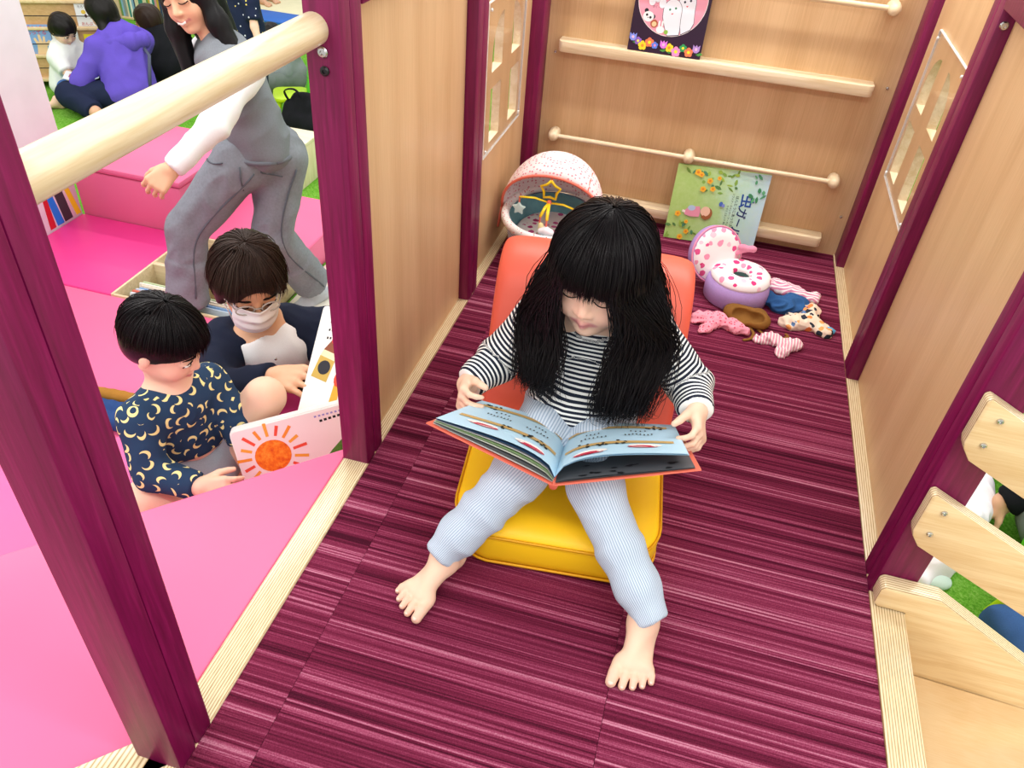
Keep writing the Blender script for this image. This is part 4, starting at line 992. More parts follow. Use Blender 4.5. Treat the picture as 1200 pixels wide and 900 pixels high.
fr_ = A(-1.03, 1.545, -.27); cd.cap(A(-1.055, 1.585, -.13), A(-1.085, 1.60, -.45), .062, .080, .02, mode='s'); cd.ell(lT(0, .0, -.55), .075, .02, None, 's')
sdf_obj(cd, 'cardigan', m_cloth('#181f34', .15), lp, .0065, fold=.005, fold_sc=(36, (1, 1, .8)), seed=29)['label'] = 'navy knitted cardigan'
tr = Sdf()
for s_ in (-1, 1):
    h_ = hipl+A(.86, .5, 0)*.09*s_; kn_ = h_+A(.06, -.20, -.17) if s_ > 0 else h_+A(-.16, -.14, -.17); kn_[2] = -.735; an_ = kn_+A(-.25, .30, -.02)
    tr.chain([h_, kn_, an_], (.105, .075, .055), .03)
tr.cap(hipl-A(.86, .5, 0)*.07, hipl+A(.86, .5, 0)*.07, .12, .12, .03); tr.plane((0, 0, MAT_Z+.001), (0, 0, -1), .002)
sdf_obj(tr, 'trousers', m_cloth('#1c1d22', .12), lp, .009)
hb = Sdf(); hb.ell(lT(0, -.07, .16), lhs*A(.42, .48, .42), .01, lR_); hb.ell(lT(0, -.26, -.05), lhs*A(.37, .26, .30), .03, lR_)
for q in (-1, 1): hb.cap(lT(q*.34, .10, .10), lT(q*.35, .06, -.14), lhs*.10, lhs*.06, .02)
hb.ell(lT(0, .50, -.12), lhs*A(.29, .28, .38), .008, lR_, 's')
LH = m_hair('#2a1d18', '#3a2820', .45); sdf_obj(hb, 'hair', LH, lp, .005)
g3 = np.random.default_rng(31)
pp = scalp_strands(lc, lR_, lhs, 1300, lambda: g3.uniform(-3.14, 3.14), lambda ph: (1.24 if abs(ph) < .55 else 1.62 if abs(ph) < 1.4 else 2.05)+g3.normal()*.10, (.43, .495, .435), g3, 10)
for q in pp: q += (fnoise(q, 45, 3)*.006)[:, None]*A(1, .5, .5)
v_, f_ = strand_mesh(pp, [.0015]*len(pp), 3); raw_obj(v_, f_, 'hair_strands', LH, lp)['kind'] = 'stuff'
# mask: pleated shell over nose and chin
def mask_pt(u, v):
    ang = u*1.12; z = .02-.44*(v) ; x = math.sin(ang)*(.31-.07*abs(v-.45)); y = .13+math.cos(ang)*(.355-.10*(v-.5)**2*2)+.015*math.cos(v*math.pi*6)*math.cos(ang)-.06*max(0, v-.75)*2
    if v < .35: y += .035*(1-abs(u)*2.2 if abs(u) < .45 else 0)
    return lT(x, y, z-.02)
mk = MB().grid([[mask_pt(u, v) for v in np.linspace(0, 1, 22)] for u in np.linspace(-1, 1, 25)]).build('face_mask', plain('#f2f2f5', .8, .2, .03), lp, smooth=True, solid=.0015)
for q in (-1, 1): MB().tube([mask_pt(q*.98, .15), lT(q*.33, .10, -.02), lT(q*.365, -.05, .02), lT(q*.33, .05, -.16), mask_pt(q*.98, .85)], lhs*.008, 6).build('mask_loop', plain('#ececf0', .7), lp, smooth=True)
for q in (-1, 1):
    MB().tube([lT(q*.15+.105*math.cos(a), .412-.01*math.cos(a)*q, -.005+.075*math.sin(a)) for a in np.linspace(0, 2*math.pi, 21)], lhs*.009, 6).build('glasses_rim', plain('#b9b4ae', .3, .6, 0), lp, smooth=True)
    MB().tube([lT(q*.255, .39, .02), lT(q*.34, .20, .04), lT(q*.375, -.02, .04)], lhs*.009, 6).build('glasses_arm', plain('#b9b4ae', .3, .6, 0), lp, smooth=True)
MB().tube([lT(-.045, .42, .0), lT(.045, .42, .0)], lhs*.009, 6).build('glasses_bridge', plain('#b9b4ae', .3, .6, 0), lp, smooth=True)
MB().ball(A(-1.038, 1.572, -.178), .005, 8, 6).build('pendant', STEEL, lp, smooth=True)
# ---------------------------------------------------------------- walking woman
wc = A(-1.93, 2.715, .445); wR = frame((.0, -1, -.10), (-.25, 0, 1)); whs = .238
wa = Sdf(); wT, wlips = head(wa, wc, wR, whs, smile=True)
NK = A(-1.835, 2.735, .275); PV = A(-1.745, 2.755, -.12)
wa.cap(wT(0, -.10, -.25), NK, .050, .054, .02); wa.cap(NK-A(-.01, 0, .05), PV+A(0, 0, .04), .090, .095, .03, w=(.80, -.6, 0), f=1.2)
wAL = [A(-1.675, 2.635, .235), A(-1.705, 2.430, .105), A(-1.802, 2.260, -.020)]; wAR = [A(-1.965, 2.825, .225), A(-1.955, 2.99, .06), A(-1.84, 2.98, -.10)]
wa.chain(wAL, (.046, .038, .027)); wa.chain(wAR, (.046, .038, .027))
hand(wa, wAL[2], (-.45, -.65, -.55), (-.6, .1, -.75), A(-.6, -.45, .55), .165, curl=(38, 40, 25), thumb=(18, 28), r=.88)
hand(wa, wAR[2], (.2, -.1, -.95), (.2, -.9, .1), A(.9, 0, 0), .17, curl=(20, 25, 15))
wLF = [A(-1.80, 2.675, -.16), A(-2.015, 2.555, -.435), A(-2.045, 2.500, -.745)]; wLR = [A(-1.685, 2.80, -.17), A(-1.715, 2.715, -.490), A(-1.680, 2.960, -.860)]
wa.chain(wLF, (.088, .060, .040)); wa.chain(wLR, (.088, .060, .040))
wp = thing('person', (-1.85, 2.74, FLOOR_Z), 'smiling woman with long black hair in a grey vest and grey jeans striding left', 'person')
sdf_obj(wa, 'body', SKIN_A, wp, .0050, attrs={'lip': near(wlips, .009), 'blush': near([wT(.2, .3, -.14), wT(-.2, .3, -.14)], .03)})
eyes(wp, wT, wR, whs, closed=True)
MB().grid([[wT(x, .398-.9*x*x, -.282+.30*abs(x)+z) for z in (-.016, .016)] for x in np.linspace(-.075, .075, 9)]).build('teeth', plain('#f4f1ea', .3), wp, smooth=True, solid=.002)
ve = Sdf(); ve.cap(NK-A(-.01, 0, .045), PV+A(0, 0, .03), .108, .126, .03, w=(.80, -.6, 0), f=1.28); ve.cap(A(*wAL[0])*.82+A(*wAR[0])*.18, A(*wAL[0])*.18+A(*wAR[0])*.82, .062, .062, .04); ve.cap(NK+A(0, 0, .0), NK+A(-.005, -.005, .028), .060, .056, .02)
ve.plane(PV+A(0, 0, -.045), (0, 0, -1), .02)
sdf_obj(ve, 'knit_vest', m_cloth('#7e848b', .14, 180), wp, .0075, fold=.006, fold_sc=(34, (1, 1, .7)), seed=37)['label'] = 'grey knitted vest'
for L in (wAL, wAR): wsv = Sdf(); wsv.cap(L[0], L[1], .058, .048, .03); wsv.cone(L[1], L[2]*.96+L[1]*.04, .047, .038, .03); sdf_obj(wsv, 'white_sleeve', m_cloth('#eeeef1', .06), wp, .0075, fold=.006, fold_sc=(36, (1, 1, .9)), seed=41)
jn = Sdf(); jn.cap(PV+A(.04, .03, -.02), PV-A(.04, .03, .02), .125, .125, .03)
for L, e in ((wLF, .03), (wLR, -.02)): jn.cap(L[0], L[1], .105, .083, .03); jn.cap(L[1], L[1]*.5+L[2]*.5, .083, .080, .02); jn.cone(L[1]*.55+L[2]*.45, L[2]+unit(L[2]-L[1])*e, .082, .088, .02)
sdf_obj(jn, 'jeans', m_cloth('#868c95', .18, 90), wp, .0075, fold=.007, fold_sc=(30, (1, 1, .9)), seed=43)['label'] = 'washed grey wide-leg jeans'
MB().tube([PV+A(.80, -.6, 0)*.155*math.cos(a)+A(.6, .8, 0)*.128*math.sin(a)+A(0, 0, .005) for a in np.linspace(0, 2*math.pi, 31)], .012, 8).build('waistband', m_cloth('#6f757e', .1), wp, smooth=True)
def on_surface(P, s, gap=.002):
    P = np.array(P, float)
    for _ in range(6):
        d = s.eval(P); e = .004; g = np.stack([s.eval(P+np.eye(3)[i]*e)-s.eval(P-np.eye(3)[i]*e) for i in range(3)], 1); g /= np.linalg.norm(g, axis=1)[:, None]+1e-9
        P = P-g*(d-gap)[:, None]
    return P
SEAM_SHADE = m_cloth('#5d636c', .1)  # darker than the jeans, so the seams carry a painted shadow line
for L in (wLF, wLR):
    pts = smooth_path([L[0]+A(.09, -.05, 0), L[1]+A(.08, -.05, 0), L[2]+A(.08, -.05, .03)], 26); MB().tube(on_surface(pts, jn, .0045), .0035, 6).build('leg_seam_shadow', SEAM_SHADE, wp, smooth=True)
for a, b, c in ((A(.10, -.13, -.01), A(.04, -.15, -.05), A(.15, -.09, -.075)), (A(-.06, -.15, -.01), A(-.10, -.14, -.05), A(-.16, -.08, -.07))):
    MB().tube(on_surface(smooth_path([PV+a, PV+b*.5+(a+c)*.25, PV+c], 10), jn, .005), .003, 6).build('pocket_seam', SEAM_SHADE, wp, smooth=True)
MB().tube(on_surface([PV+A(.0, -.16, -.01), PV+A(-.005, -.16, -.06), PV+A(-.01, -.15, -.11)], jn, .005), .003, 6).build('fly_seam', SEAM_SHADE, wp, smooth=True)
sk_ = Sdf(); foot(sk_, wLF[2]+A(-.005, -.01, .015), (-.70, -.62, -.05), (0, 0, 1), .235, (.6, -.7, 0)); sdf_obj(sk_, 'sock', m_cloth('#b9c3cb', .08), wp, .006, smooth_it=3)
sk_ = Sdf(); foot(sk_, wLR[2]+A(0, .0, -.035), (-.50, -.85, -.25), (-.1, -.2, 1), .235, (-.8, .5, 0))
sdf_obj(sk_, 'sock', m_cloth('#b9c3cb', .08), wp, .006, smooth_it=3)
hb = Sdf(); hb.ell(wT(0, -.05, .16), whs*A(.40, .465, .425), .01, wR)
for q, e in ((1, wT(.40, .26, -1.35)), (-1, wT(-.60, .20, -1.15))): hb.cap(wT(q*.34, .06, .05), wT(q*.40, .08, -.40), whs*.12, whs*.14, .03); hb.cap(wT(q*.40, .08, -.40), e, whs*.16, whs*.12, .03)
hb.cap(wT(0, -.25, 0), wT(0, -.30, -.75), whs*.30, whs*.25, .03, w=wR[0], f=1.35); hb.ell(wT(0, .50, -.18), whs*A(.28, .30, .40), .01, wR, 's')
sdf_obj(hb, 'hair', m_hair('#08070a', '#0d0b0d', .5), wp, .0065, fold=.003, fold_sc=(110, (1, 1, .1)), seed=47)
# ---------------------------------------------------------------- picture books on the back wall
pb = thing('picture_book', (-.168, 2.47, .553), 'dark picture book with a pink circle and flowers on the upper ledge', 'book')
bo = A(-.276, 2.462, .5535); bu = A(1, 0, 0); bw = unit((0, .040, .262)); bn = np.cross(bu, bw); bn = bn if bn[1] < 0 else -bn
BW, BH = .216, .262
DARK = plain('#2c0d2e', .3)
MB().prism([(0, 0), (BW, 0), (BW, BH), (0, BH)], bo, bu, bw, bn*-.003).build('cover', DARK, pb)
MB().prism([(.002, .002), (BW-.003, .002), (BW-.003, BH-.002), (.002, BH-.002)], bo-bn*.003, bu, bw, bn*-.007).build('pages', pages, pb)
MB().prism([(0, 0), (BW, 0), (BW, BH), (0, BH)], bo-bn*.010, bu, bw, bn*-.0025).build('back_cover', DARK, pb)
def dec(parent, name, o, u, w, n, items, d0=.0004):
    mb = MB()
    for i, (poly, col) in enumerate(items): mb.flat(poly, np.array(o)+np.array(n)*(d0+.00006*i), u, w, plain(col, .4, .4, 0) if isinstance(col, str) else col)
    ob_ = mb.build(name, None, parent, normals=False); ob_['kind'] = 'stuff'; return ob_
PKC = '#f0a3b8'; cxx, cyy, rr_ = .108, .148, .098
dec(pb, 'cover_circle', bo, bu, bw, bn, [(circle(rr_+.0015, 40, cxx, cyy), '#f6f0f2'), (circle(rr_, 40, cxx, cyy), PKC)])
def clipc(poly): return [(cxx+(x-cxx)*min(1, rr_*.985/max(math.hypot(x-cxx, y-cyy), 1e-6)), cyy+(y-cyy)*min(1, rr_*.985/max(math.hypot(x-cxx, y-cyy), 1e-6))) for x, y in poly]
def ghost(x, y, r, lean):
    p = [(x+r*math.cos(a), y+r*1.15*math.sin(a)) for a in np.linspace(0, math.pi, 12)]
    p += [(x-r*.95, y-.02), (x-r*.75+lean*.4, y-.045), (x-r*.6+lean, y-.085), (x+r*1.0+lean, y-.085), (x+r*.85+lean*.6, y-.05), (x+r*1.02, y-.02)]; return clipc(p)
g_it = []
for (x, y, r, ln_, ec) in ((.150, .142, .024, .012, '#2b2f45'), (.112, .118, .026, .012, '#2f7f60')):
    g_it += [([(cxx+(px-cxx)*1.0+(px-x)*.05, cyy+(py-cyy)*1.0+(py-y)*.03) for px, py in ghost(x, y, r, ln_)], '#3a4258'), (ghost(x, y, r, ln_), '#eef1fa')]
    g_it += [(circle(.0032, 10, x-.008, y+.002), ec), (circle(.0032, 10, x+.008, y+.007), ec), ([(x-.003, y-.008), (x+.004, y-.006), (x+.001, y-.011)], '#d8344a')]
dec(pb, 'ghost_figures', bo, bu, bw, bn, g_it, .0009)
dec(pb, 'animal_figures', bo, bu, bw, bn, [(circle(.006, 12, .038, .110), '#20202a'), (circle(.006, 12, .060, .096), '#20202a'), (circle(.016, 18, .046, .095, .014), '#f7f7fa'), (circle(.0035, 10, .041, .099), '#20202a'), (circle(.0035, 10, .052, .093), '#20202a'), (circle(.0015, 8, .045, .092), '#20202a'),
    (circle(.011, 14, .066, .078), '#b9603f'), (circle(.007, 12, .066, .077), '#f0d3a0'), (circle(.012, 14, .086, .064, .010), '#f7f7fa'), (circle(.003, 10, .081, .080, .009), '#f7f7fa'), (circle(.003, 10, .090, .080, .009), '#f7f7fa'), (circle(.006, 10, .104, .060), '#8fc24a'),
    (circle(.024, 18, .072, .160, .018), '#e6cfa6'), (circle(.005, 12, .062, .162), '#3a3030'), (circle(.005, 12, .082, .162), '#3a3030'), (circle(.010, 12, .050, .138, .014), '#eef1fa'), (circle(.010, 12, .080, .134, .014), '#eef1fa'), (circle(.006, 10, .065, .140), '#eef1fa')], .0009)
fi = []
def flower(x, y, r, pc, cc):
    for q in range(5): a = q*2*math.pi/5+.4; fi.append((circle(r*.52, 10, x+r*.6*math.cos(a), y+r*.6*math.sin(a)), pc))
    fi.append((circle(r*.38, 10, x, y), cc))
for x, y in ((.012, .022), (.095, .010), (.115, .008), (.200, .012)): fi.append(([(x, y), (x+.014, y+.006), (x+.022, y+.002), (x+.010, y-.004)], '#4fa04a'))
for x, y, r, pc, cc in ((.028, .027, .010, '#8d5fc0', '#f2dc6a'), (.043, .016, .012, '#f2d529', '#e8902a'), (.062, .027, .012, '#f07a50', '#f5e02c'), (.079, .021, .009, '#5a7de0', '#e78cc0'), (.122, .020, .011, '#f2d529', '#e8902a'), (.143, .012, .013, '#f58fc8', '#f5e02c'), (.162, .024, .010, '#2e9a58', '#f5e02c'), (.180, .015, .012, '#f07a50', '#f5e02c')): flower(x, y, r, pc, cc)
for x, y, c in ((.012, .040, '#7f8fe8'), (.104, .030, '#d977e0'), (.200, .030, '#b08ad0')): fi += [([(x-.010, y-.008), (x-.004, y-.014), (x+.004, y-.014), (x+.010, y-.008), (x+.010, y+.008), (x+.004, y+.002), (x, y+.008), (x-.004, y+.002), (x-.010, y+.008)], c), (circle(.004, 10, x, y-.004), '#f0c0d8')]
dec(pb, 'flower_border', bo, bu, bw, bn, fi, .0006)
mb = MB(); put_text(mb, 'ひ-ひ', .058, bo+bn*.0011, bu, bw, .158, .215, plain('#d81f42', .4)); mb.build('title', None, pb, normals=False)['kind'] = 'stuff'
mb = MB(); put_text(mb, 'さく・え', .0075, bo+bn*.0011, bu, bw, .068, .122, INK); mb.build('author_name', None, pb, normals=False)['kind'] = 'stuff'
# ---- the leaning green picture book, lying on its side
pg_ = thing('picture_book', (.09, 2.42, 0), 'green and blue picture book turned sideways leaning on the low ledge', 'book')
qo = A(-.057, 2.408, .0015); qu = unit((1, .035, .03)); qw = unit((.0, .048, .236)); qn = unit(np.cross(qu, qw)); qn = qn if qn[1] < 0 else -qn
QW, QH = .290, .240
def m_cover():
    t = NT('watercolour_cover'); v = t.coord(); s_ = t.node('ShaderNodeSeparateXYZ', inp={0: v}); n = t.noise(v, 22, 4, .6); n2 = t.noise(v, 60, 3, .7)
    f = t.math('ADD', t.math('MULTIPLY_ADD', s_.outputs[0], 3.3, .45), t.math('MULTIPLY_ADD', n, .5, -.25))
    a = t.ramp(f, [(.15, '#9ecb5f'), (.45, '#a9d68a'), (.65, '#b2dfd0'), (.95, '#b5daf3')])
    t.base(t.mix(t.math('MULTIPLY', n2, .35), a, '#e9f3d0')); return t.set(.22, .5)
MB().prism([(0, 0), (QW, 0), (QW, QH), (0, QH)], qo, qu, qw, qn*-.003).build('cover', m_cover(), pg_)
MB().prism([(.003, .003), (QW-.003, .003), (QW-.003, QH-.003), (.003, QH-.003)], qo-qn*.003, qu, qw, qn*-.009).build('pages', pages, pg_)
MB().prism([(0, 0), (QW, 0), (QW, QH), (0, QH)], qo-qn*.012, qu, qw, qn*-.0028).build('back_cover', plain('#a9d68a', .3), pg_)
gq = np.random.default_rng(5); it = []
for i in range(46):
    x, y = (gq.uniform(.02, .20), gq.uniform(.165, .235)) if i < 24 else (gq.uniform(.005, .10), gq.uniform(.005, .075)) if i < 36 else (gq.uniform(.24, .285), gq.uniform(.15, .235))
    a = gq.uniform(0, 6.28); l_, w_ = gq.uniform(.006, .013), gq.uniform(.003, .006); c, s_ = math.cos(a), math.sin(a)
    it.append(([(x+c*l_*p-s_*w_*q, y+s_*l_*p+c*w_*q) for p, q in ((-1, 0), (-.3, 1), (.5, .8), (1, 0), (.5, -.8), (-.3, -1))], ['#6f9a3f', '#86b24c', '#5b8a4a', '#9cc04c', '#4f8f6a'][i % 5] if i < 36 else ['#4f9a6e', '#5fae7a', '#3f8a5c'][i % 3]))
for x, y, r in ((.066, .222, .011), (.078, .216, .009), (.108, .200, .010), (.092, .172, .010), (.122, .176, .009), (.135, .212, .007), (.030, .085, .010), (.062, .062, .007), (.068, .030, .009), (.052, .010, .010)):
    for q in range(5): a = q*1.2566; it.append((circle(r*.5, 8, x+r*.5*math.cos(a), y+r*.5*math.sin(a)), '#f3bb35'))
    it.append((circle(r*.4, 8, x, y), '#e3862a'))
dec(pg_, 'leaf_and_flower_print', qo, qu, qw, qn, it)
# lying child figure: head towards the right
dec(pg_, 'figure_print', qo, qu, qw, qn, [([(.048, .096), (.062, .112), (.095, .116), (.100, .100), (.098, .082), (.070, .080), (.052, .084)], '#e79bb2'), (circle(.012, 14, .070, .108, .009), '#b5cfe8'), ([(.042, .092), (.052, .090), (.052, .098), (.043, .100)], '#f6efe4'), (circle(.018, 20, .120, .096, .020), '#a0643c'), (circle(.015, 18, .115, .102, .016), '#f3cbb0'), ([(.104, .082), (.120, .074), (.128, .082), (.112, .090)], '#a0643c'),
    (circle(.006, 10, .158, .132, .008), '#4b6fc0'), (circle(.005, 10, .166, .128, .006), '#7f8fd8')], .0032)
BLU = plain('#1f4f9e', .4, .4, 0); mb = MB(); put_text(mb, '虫', .046, qo+qn*.0009, qu, qw, .232, .150, BLU, -math.pi/2, .018); put_text(mb, 'ガ', .036, qo+qn*.0009, qu, qw, .226, .112, plain('#22306a', .4, .4, 0), -math.pi/2-.12, .018); put_text(mb, 'ー', .030, qo+qn*.0009, qu, qw, .222, .080, plain('#22306a', .4, .4, 0), -math.pi/2-.12, .018); put_text(mb, 'ル', .036, qo+qn*.0009, qu, qw, .218, .048, plain('#22306a', .4, .4, 0), -math.pi/2-.12, .018)
mb.build('title', None, pg_, normals=False)['kind'] = 'stuff'
mb = MB(); put_text(mb, 'ほんとうにあったおはなし', .0115, qo+qn*.0009, qu, qw, .203, .095, INK, -math.pi/2); put_text(mb, 'ソフィア・スペンサー マーガレット', .0075, qo+qn*.0009, qu, qw, .190, .110, INK, -math.pi/2); put_text(mb, 'ケラスコエット 絵', .0075, qo+qn*.0009, qu, qw, .180, .100, INK, -math.pi/2)
mb.build('subtitle', None, pg_, normals=False)['kind'] = 'stuff'
# ---------------------------------------------------------------- toy bassinet
def m_dots(base, cols, scale, r, rand=.8, rough=.85):
    t = NT('dotted_fabric'); v = t.coord(); vo = t.node('ShaderNodeTexVoronoi', inp={'Vector': v, 'Scale': scale, 'Randomness': rand})
    d = t.node('ShaderNodeVectorMath', operation='DISTANCE', inp={0: v, 1: vo.outputs['Position']}).outputs['Value']
    wob = t.noise(v, scale*2.2, 1); m = t.math('LESS_THAN', t.math('MULTIPLY_ADD', wob, -r*.8, d), r*.55)
    sel = t.node('ShaderNodeSeparateColor', inp={0: vo.outputs['Color']}).outputs[0]
    t.base(t.mix(m, base, t.ramp(sel, [(i/len(cols), c) for i, c in enumerate(cols)], 'CONSTANT') if len(cols) > 1 else cols[0])); t.bump(t.noise(v, 400, 2), .1, .001); return t.set(rough, .2)
def m_lines(a, b, axis, period, duty=.5):
    t = NT('lined_fabric'); s_ = t.node('ShaderNodeSeparateXYZ', inp={0: t.coord()}); f = t.math('FRACT', t.math('MULTIPLY', s_.outputs[axis], 1/period))
    t.base(t.mix(t.math('GREATER_THAN', f, duty), a, b)); return t.set(.85, .2)
bs = thing('toy_bassinet', (-.392, 2.15, 0), 'pink toy bassinet with a hood and a hanging mobile in the back left corner', 'toy bassinet')
ox, oy = -.392, 2.145
MB().lathe([(.80, 0), (.84, .004), (.90, .05), (.96, .10), (1.0, .135)], (ox, oy, 0), 40, sx=.136, sy=.168, cap=False).build('basket', m_lines('#dfe3f3', '#8f9fcf', 2, .0085), bs, smooth=True)
MB().tube([(ox+.138*math.cos(a), oy+.170*math.sin(a), .138+.012*max(0, math.sin(a))) for a in np.linspace(0, 2*math.pi, 49)], .0125, 10).build('padded_rim', m_dots('#f5efec', ['#d8455a'], 110, .0022), bs, smooth=True)
MB().lathe([(.02, .062), (.70, .063), (.76, .068), (.90, .135), (.93, .137)], (ox, oy, 0), 40, sx=.136, sy=.168, cap=False).build('lining', m_cloth('#6fa3ad', .14, 60), bs, smooth=True)
MB().lathe([(.02, .092), (.70, .090), (.78, .080)], (ox, oy, 0), 32, sx=.136, sy=.168).build('mattress', m_dots('#f4f1f0', ['#b93a78', '#c95a92', '#e8a9c0'], 34, .0105, .6), bs, smooth=True)
# hood: arcs swinging about an axis across the basket
rows = []; CORALT = plain('#ef7a66', .6)
for q in np.linspace(0, 1, 15):
    al = math.radians(112-104*q); hgt = .165+.035*math.sin(math.pi*min(1, q*1.25))-.02*q
    rows.append([(ox+.158*math.cos(b)*(1-.10*q), oy+.01+math.cos(al)*hgt*math.sin(b)**.85, .125+math.sin(al)*hgt*math.sin(b)**.85+(.0)) for b in np.linspace(0, math.pi, 27)])
MB().grid(rows).build('hood', m_dots('#f3e3e4', ['#dc8f9c'], 95, .0034, .35), bs, smooth=True, solid=.003)
MB().tube(rows[0], .0042, 8).build('hood_trim', CORALT, bs, smooth=True)
for s_ in (-1, 1): MB().tube([(ox+s_*.158, oy+.005, .13), (ox+s_*.162, oy-.01, .07)], .009, 8, flat=.4).build('hood_strap', CORALT, bs, smooth=True)
MB().tube([r_[7] for r_ in rows[::2]], .003, 6).build('hood_seam', CORALT, bs, smooth=True)
YEL = plain('#f2cf1d', .4); tp = A(*rows[0][13])
mo = MB().tube([tp, tp+A(0, -.002, -.012)], .003, 6).build('mobile_loop', CORALT, bs)
sc_ = tp+A(0, -.004, -.040); ring = star(.030, .020, 5); MB().tube([sc_+A(p[0], 0, p[1]) for p in ring+[ring[0]]], .0042, 8).build('star_ring', YEL, mo, smooth=True)
hubp = tp+A(.0, -.004, -.078); MB().ball(hubp, (.008, .008, .009), 12, 8).build('hub', CORALT, mo, smooth=True)
for e, nm, col in ((A(-.085, -.02, .012), 'star', '#cfe6e2'), (A(-.012, -.055, -.022), 'moon', '#efe3a6'), (A(.085, .005, -.012), 'arm_end', '#f2cf1d'), (A(.012, -.075, -.020), 'cloud', '#f6eef4')):
    tip = hubp+e; MB().tube([hubp, hubp*.5+tip*.5+A(0, 0, .006), tip], [.0045, .0052, .0045], 8, flat=.5).build('mobile_arm', YEL, mo, smooth=True)
    if nm == 'arm_end': continue
    MB().tube([tip, tip+A(0, 0, -.018)], .0026, 6).build('ribbon', CORALT, mo)
    cc = tip+A(0, 0, -.036); mm = plain(col, .8)
    if nm == 'star': MB().prism([(p[0], p[1]) for p in star(.022, .012, 5)], cc+A(0, .005, 0), (1, 0, 0), (0, 0, 1), (0, -.010, 0)).build('felt_star', mm, mo, bevel=.003)
    elif nm == 'moon': MB().tube([cc+A(.010*math.cos(a)-.004, 0, .016*math.sin(a)) for a in np.linspace(-1.5, 1.5, 9)], [.003, .006, .0085, .0095, .010, .0095, .0085, .006, .003], 10).build('felt_moon', mm, mo, smooth=True)
    else:
        cl_ = Sdf()
        for dx, dz, r in ((-.014, 0, .010), (0, .004, .013), (.014, 0, .011), (.004, -.005, .011)): cl_.ell(cc+A(dx, 0, dz), r, .006)
        sdf_obj(cl_, 'felt_cloud', mm, mo, .0022)
# ---------------------------------------------------------------- toy potty chair
tc = thing('toy_potty_chair', (.185, 2.11, 0), 'lilac plush toy potty chair with a flowered seat ring and open lid', 'toy chair')
LIL = m_cloth('#b79ad6', .10, 200); FLW = m_dots('#f6f1f2', ['#e0588f', '#ef9bb9', '#f2c7d6', '#d93a7c'], 38, .0095, .7)
MB().lathe([(.92, 0), (1.0, .006), (1.02, .04), (.96, .066), (.70, .072), (.5, .07)], (.190, 2.105, 0), 36, sx=.092, sy=.092).build('tub', LIL, tc, smooth=True)
R_ = .054; MB().grid([[(.193+(R_+.031*math.cos(b))*math.cos(a)*1.02, 2.105+(R_+.031*math.cos(b))*math.sin(a), .074+.022*math.sin(b)) for b in np.linspace(0, 2*math.pi, 17)] for a in np.linspace(0, 2*math.pi, 41)]).build('seat_ring', FLW, tc, smooth=True)
MB().lathe([(.36, .0745), (.30, .0748), (.02, .0748)], (.193, 2.105, 0), 24, sx=.09, sy=.09).build('bowl', plain('#143a38', .7), tc, smooth=True)  # flat disc over the tub, coloured dark for the shade in the seat hole
ln = unit((.50, -.74, .36)); lu = unit(np.cross((0, 0, 1), ln)); lw = np.cross(ln, lu); lc_ = A(.112, 2.150, .105)
MB().lathe([(.002, -.030), (.075, -.029), (.084, -.020), (.0855, -.004), (.080, .004)], lc_, 36, lu, lw, ln).build('lid', LIL, tc, smooth=True)
MB().lathe([(.082, -.002), (.078, .006), (.05, .011), (.002, .012)], lc_, 36, lu, lw, ln).build('lid_face', FLW, tc, smooth=True)
MB().tube([lc_+lu*.083*math.cos(a)+lw*.083*math.sin(a)+ln*.002 for a in np.linspace(0, 2*math.pi, 41)], .0028, 6).build('lid_piping', plain('#ef9bb9', .7), tc, smooth=True)
bw_ = Sdf(); bwc = A(.196, 2.180, .125)
for s_ in (-1, 1): bw_.ell(bwc+A(s_*.013, 0, .003), (.014, .010, .010), .004)
bw_.ell(bwc, (.007, .008, .008), .004); bw_.cap(bwc, bwc+A(-.03, .0, -.02), .008, .006, .006)
sdf_obj(bw_, 'pink_bow', m_cloth('#ef9bb9', .1), tc, .003, fold=.001, fold_sc=150)
# ---------------------------------------------------------------- doll clothes on the carpet
def cloth_thing(name, c, label, cat, mat, caps, fold=.0065, sc=120, h=.0030, seed=1, sub=(), extra=None):
    t = thing(name, (c[0], c[1], 0), label, cat, 'doll clothes on the carpet'); s = Sdf()
    for a, b, ra, rb in caps: s.cap((c[0]+a[0], c[1]+a[1], a[2]*.75), (c[0]+b[0], c[1]+b[1], b[2]*.75), ra, rb, .006, w=(0, 0, 1), f=.62)
    for p, r in sub: s.ell((c[0]+p[0], c[1]+p[1], p[2]), r, .005, None, 's')
    s.plane((0, 0, .0015), (0, 0, -1), .002); sdf_obj(s, 'fabric', mat, t, h, fold=fold, fold_sc=(sc, (1, 1, 1.4)), seed=seed, smooth_it=2); return t
cloth_thing('doll_romper', (.150, 1.925), 'crumpled pink dotted doll romper beside the floor chair', 'doll clothes', m_dots('#f2a0b2', ['#d8506e'], 120, .0026),
    [((-.045, .015, .012), (.0, .02, .016), .024, .024), ((0, .02, .016), (.060, .000, .016), .022, .018), ((-.01, .01, .014), (-.035, -.045, .008), .018, .012), ((-.045, .02, .01), (-.060, -.005, .008), .014, .010), ((.055, .0, .016), (.072, -.006, .014), .018, .017)], seed=2)
t_ = cloth_thing('doll_bonnet', (.228, 1.985), 'brown felt doll bonnet lying open with loose ties', 'doll clothes', plain('#8a5f2a', .85, .2, .15),
    [((-.030, .012, .022), (.030, -.008, .022), .036, .036), ((-.02, -.01, .016), (.03, .02, .02), .026, .028)], .0018, 60, .003, 4, sub=[((-.012, -.016, .030), (.030, .024, .019)), ((.024, -.018, .028), (.024, .020, .018))])
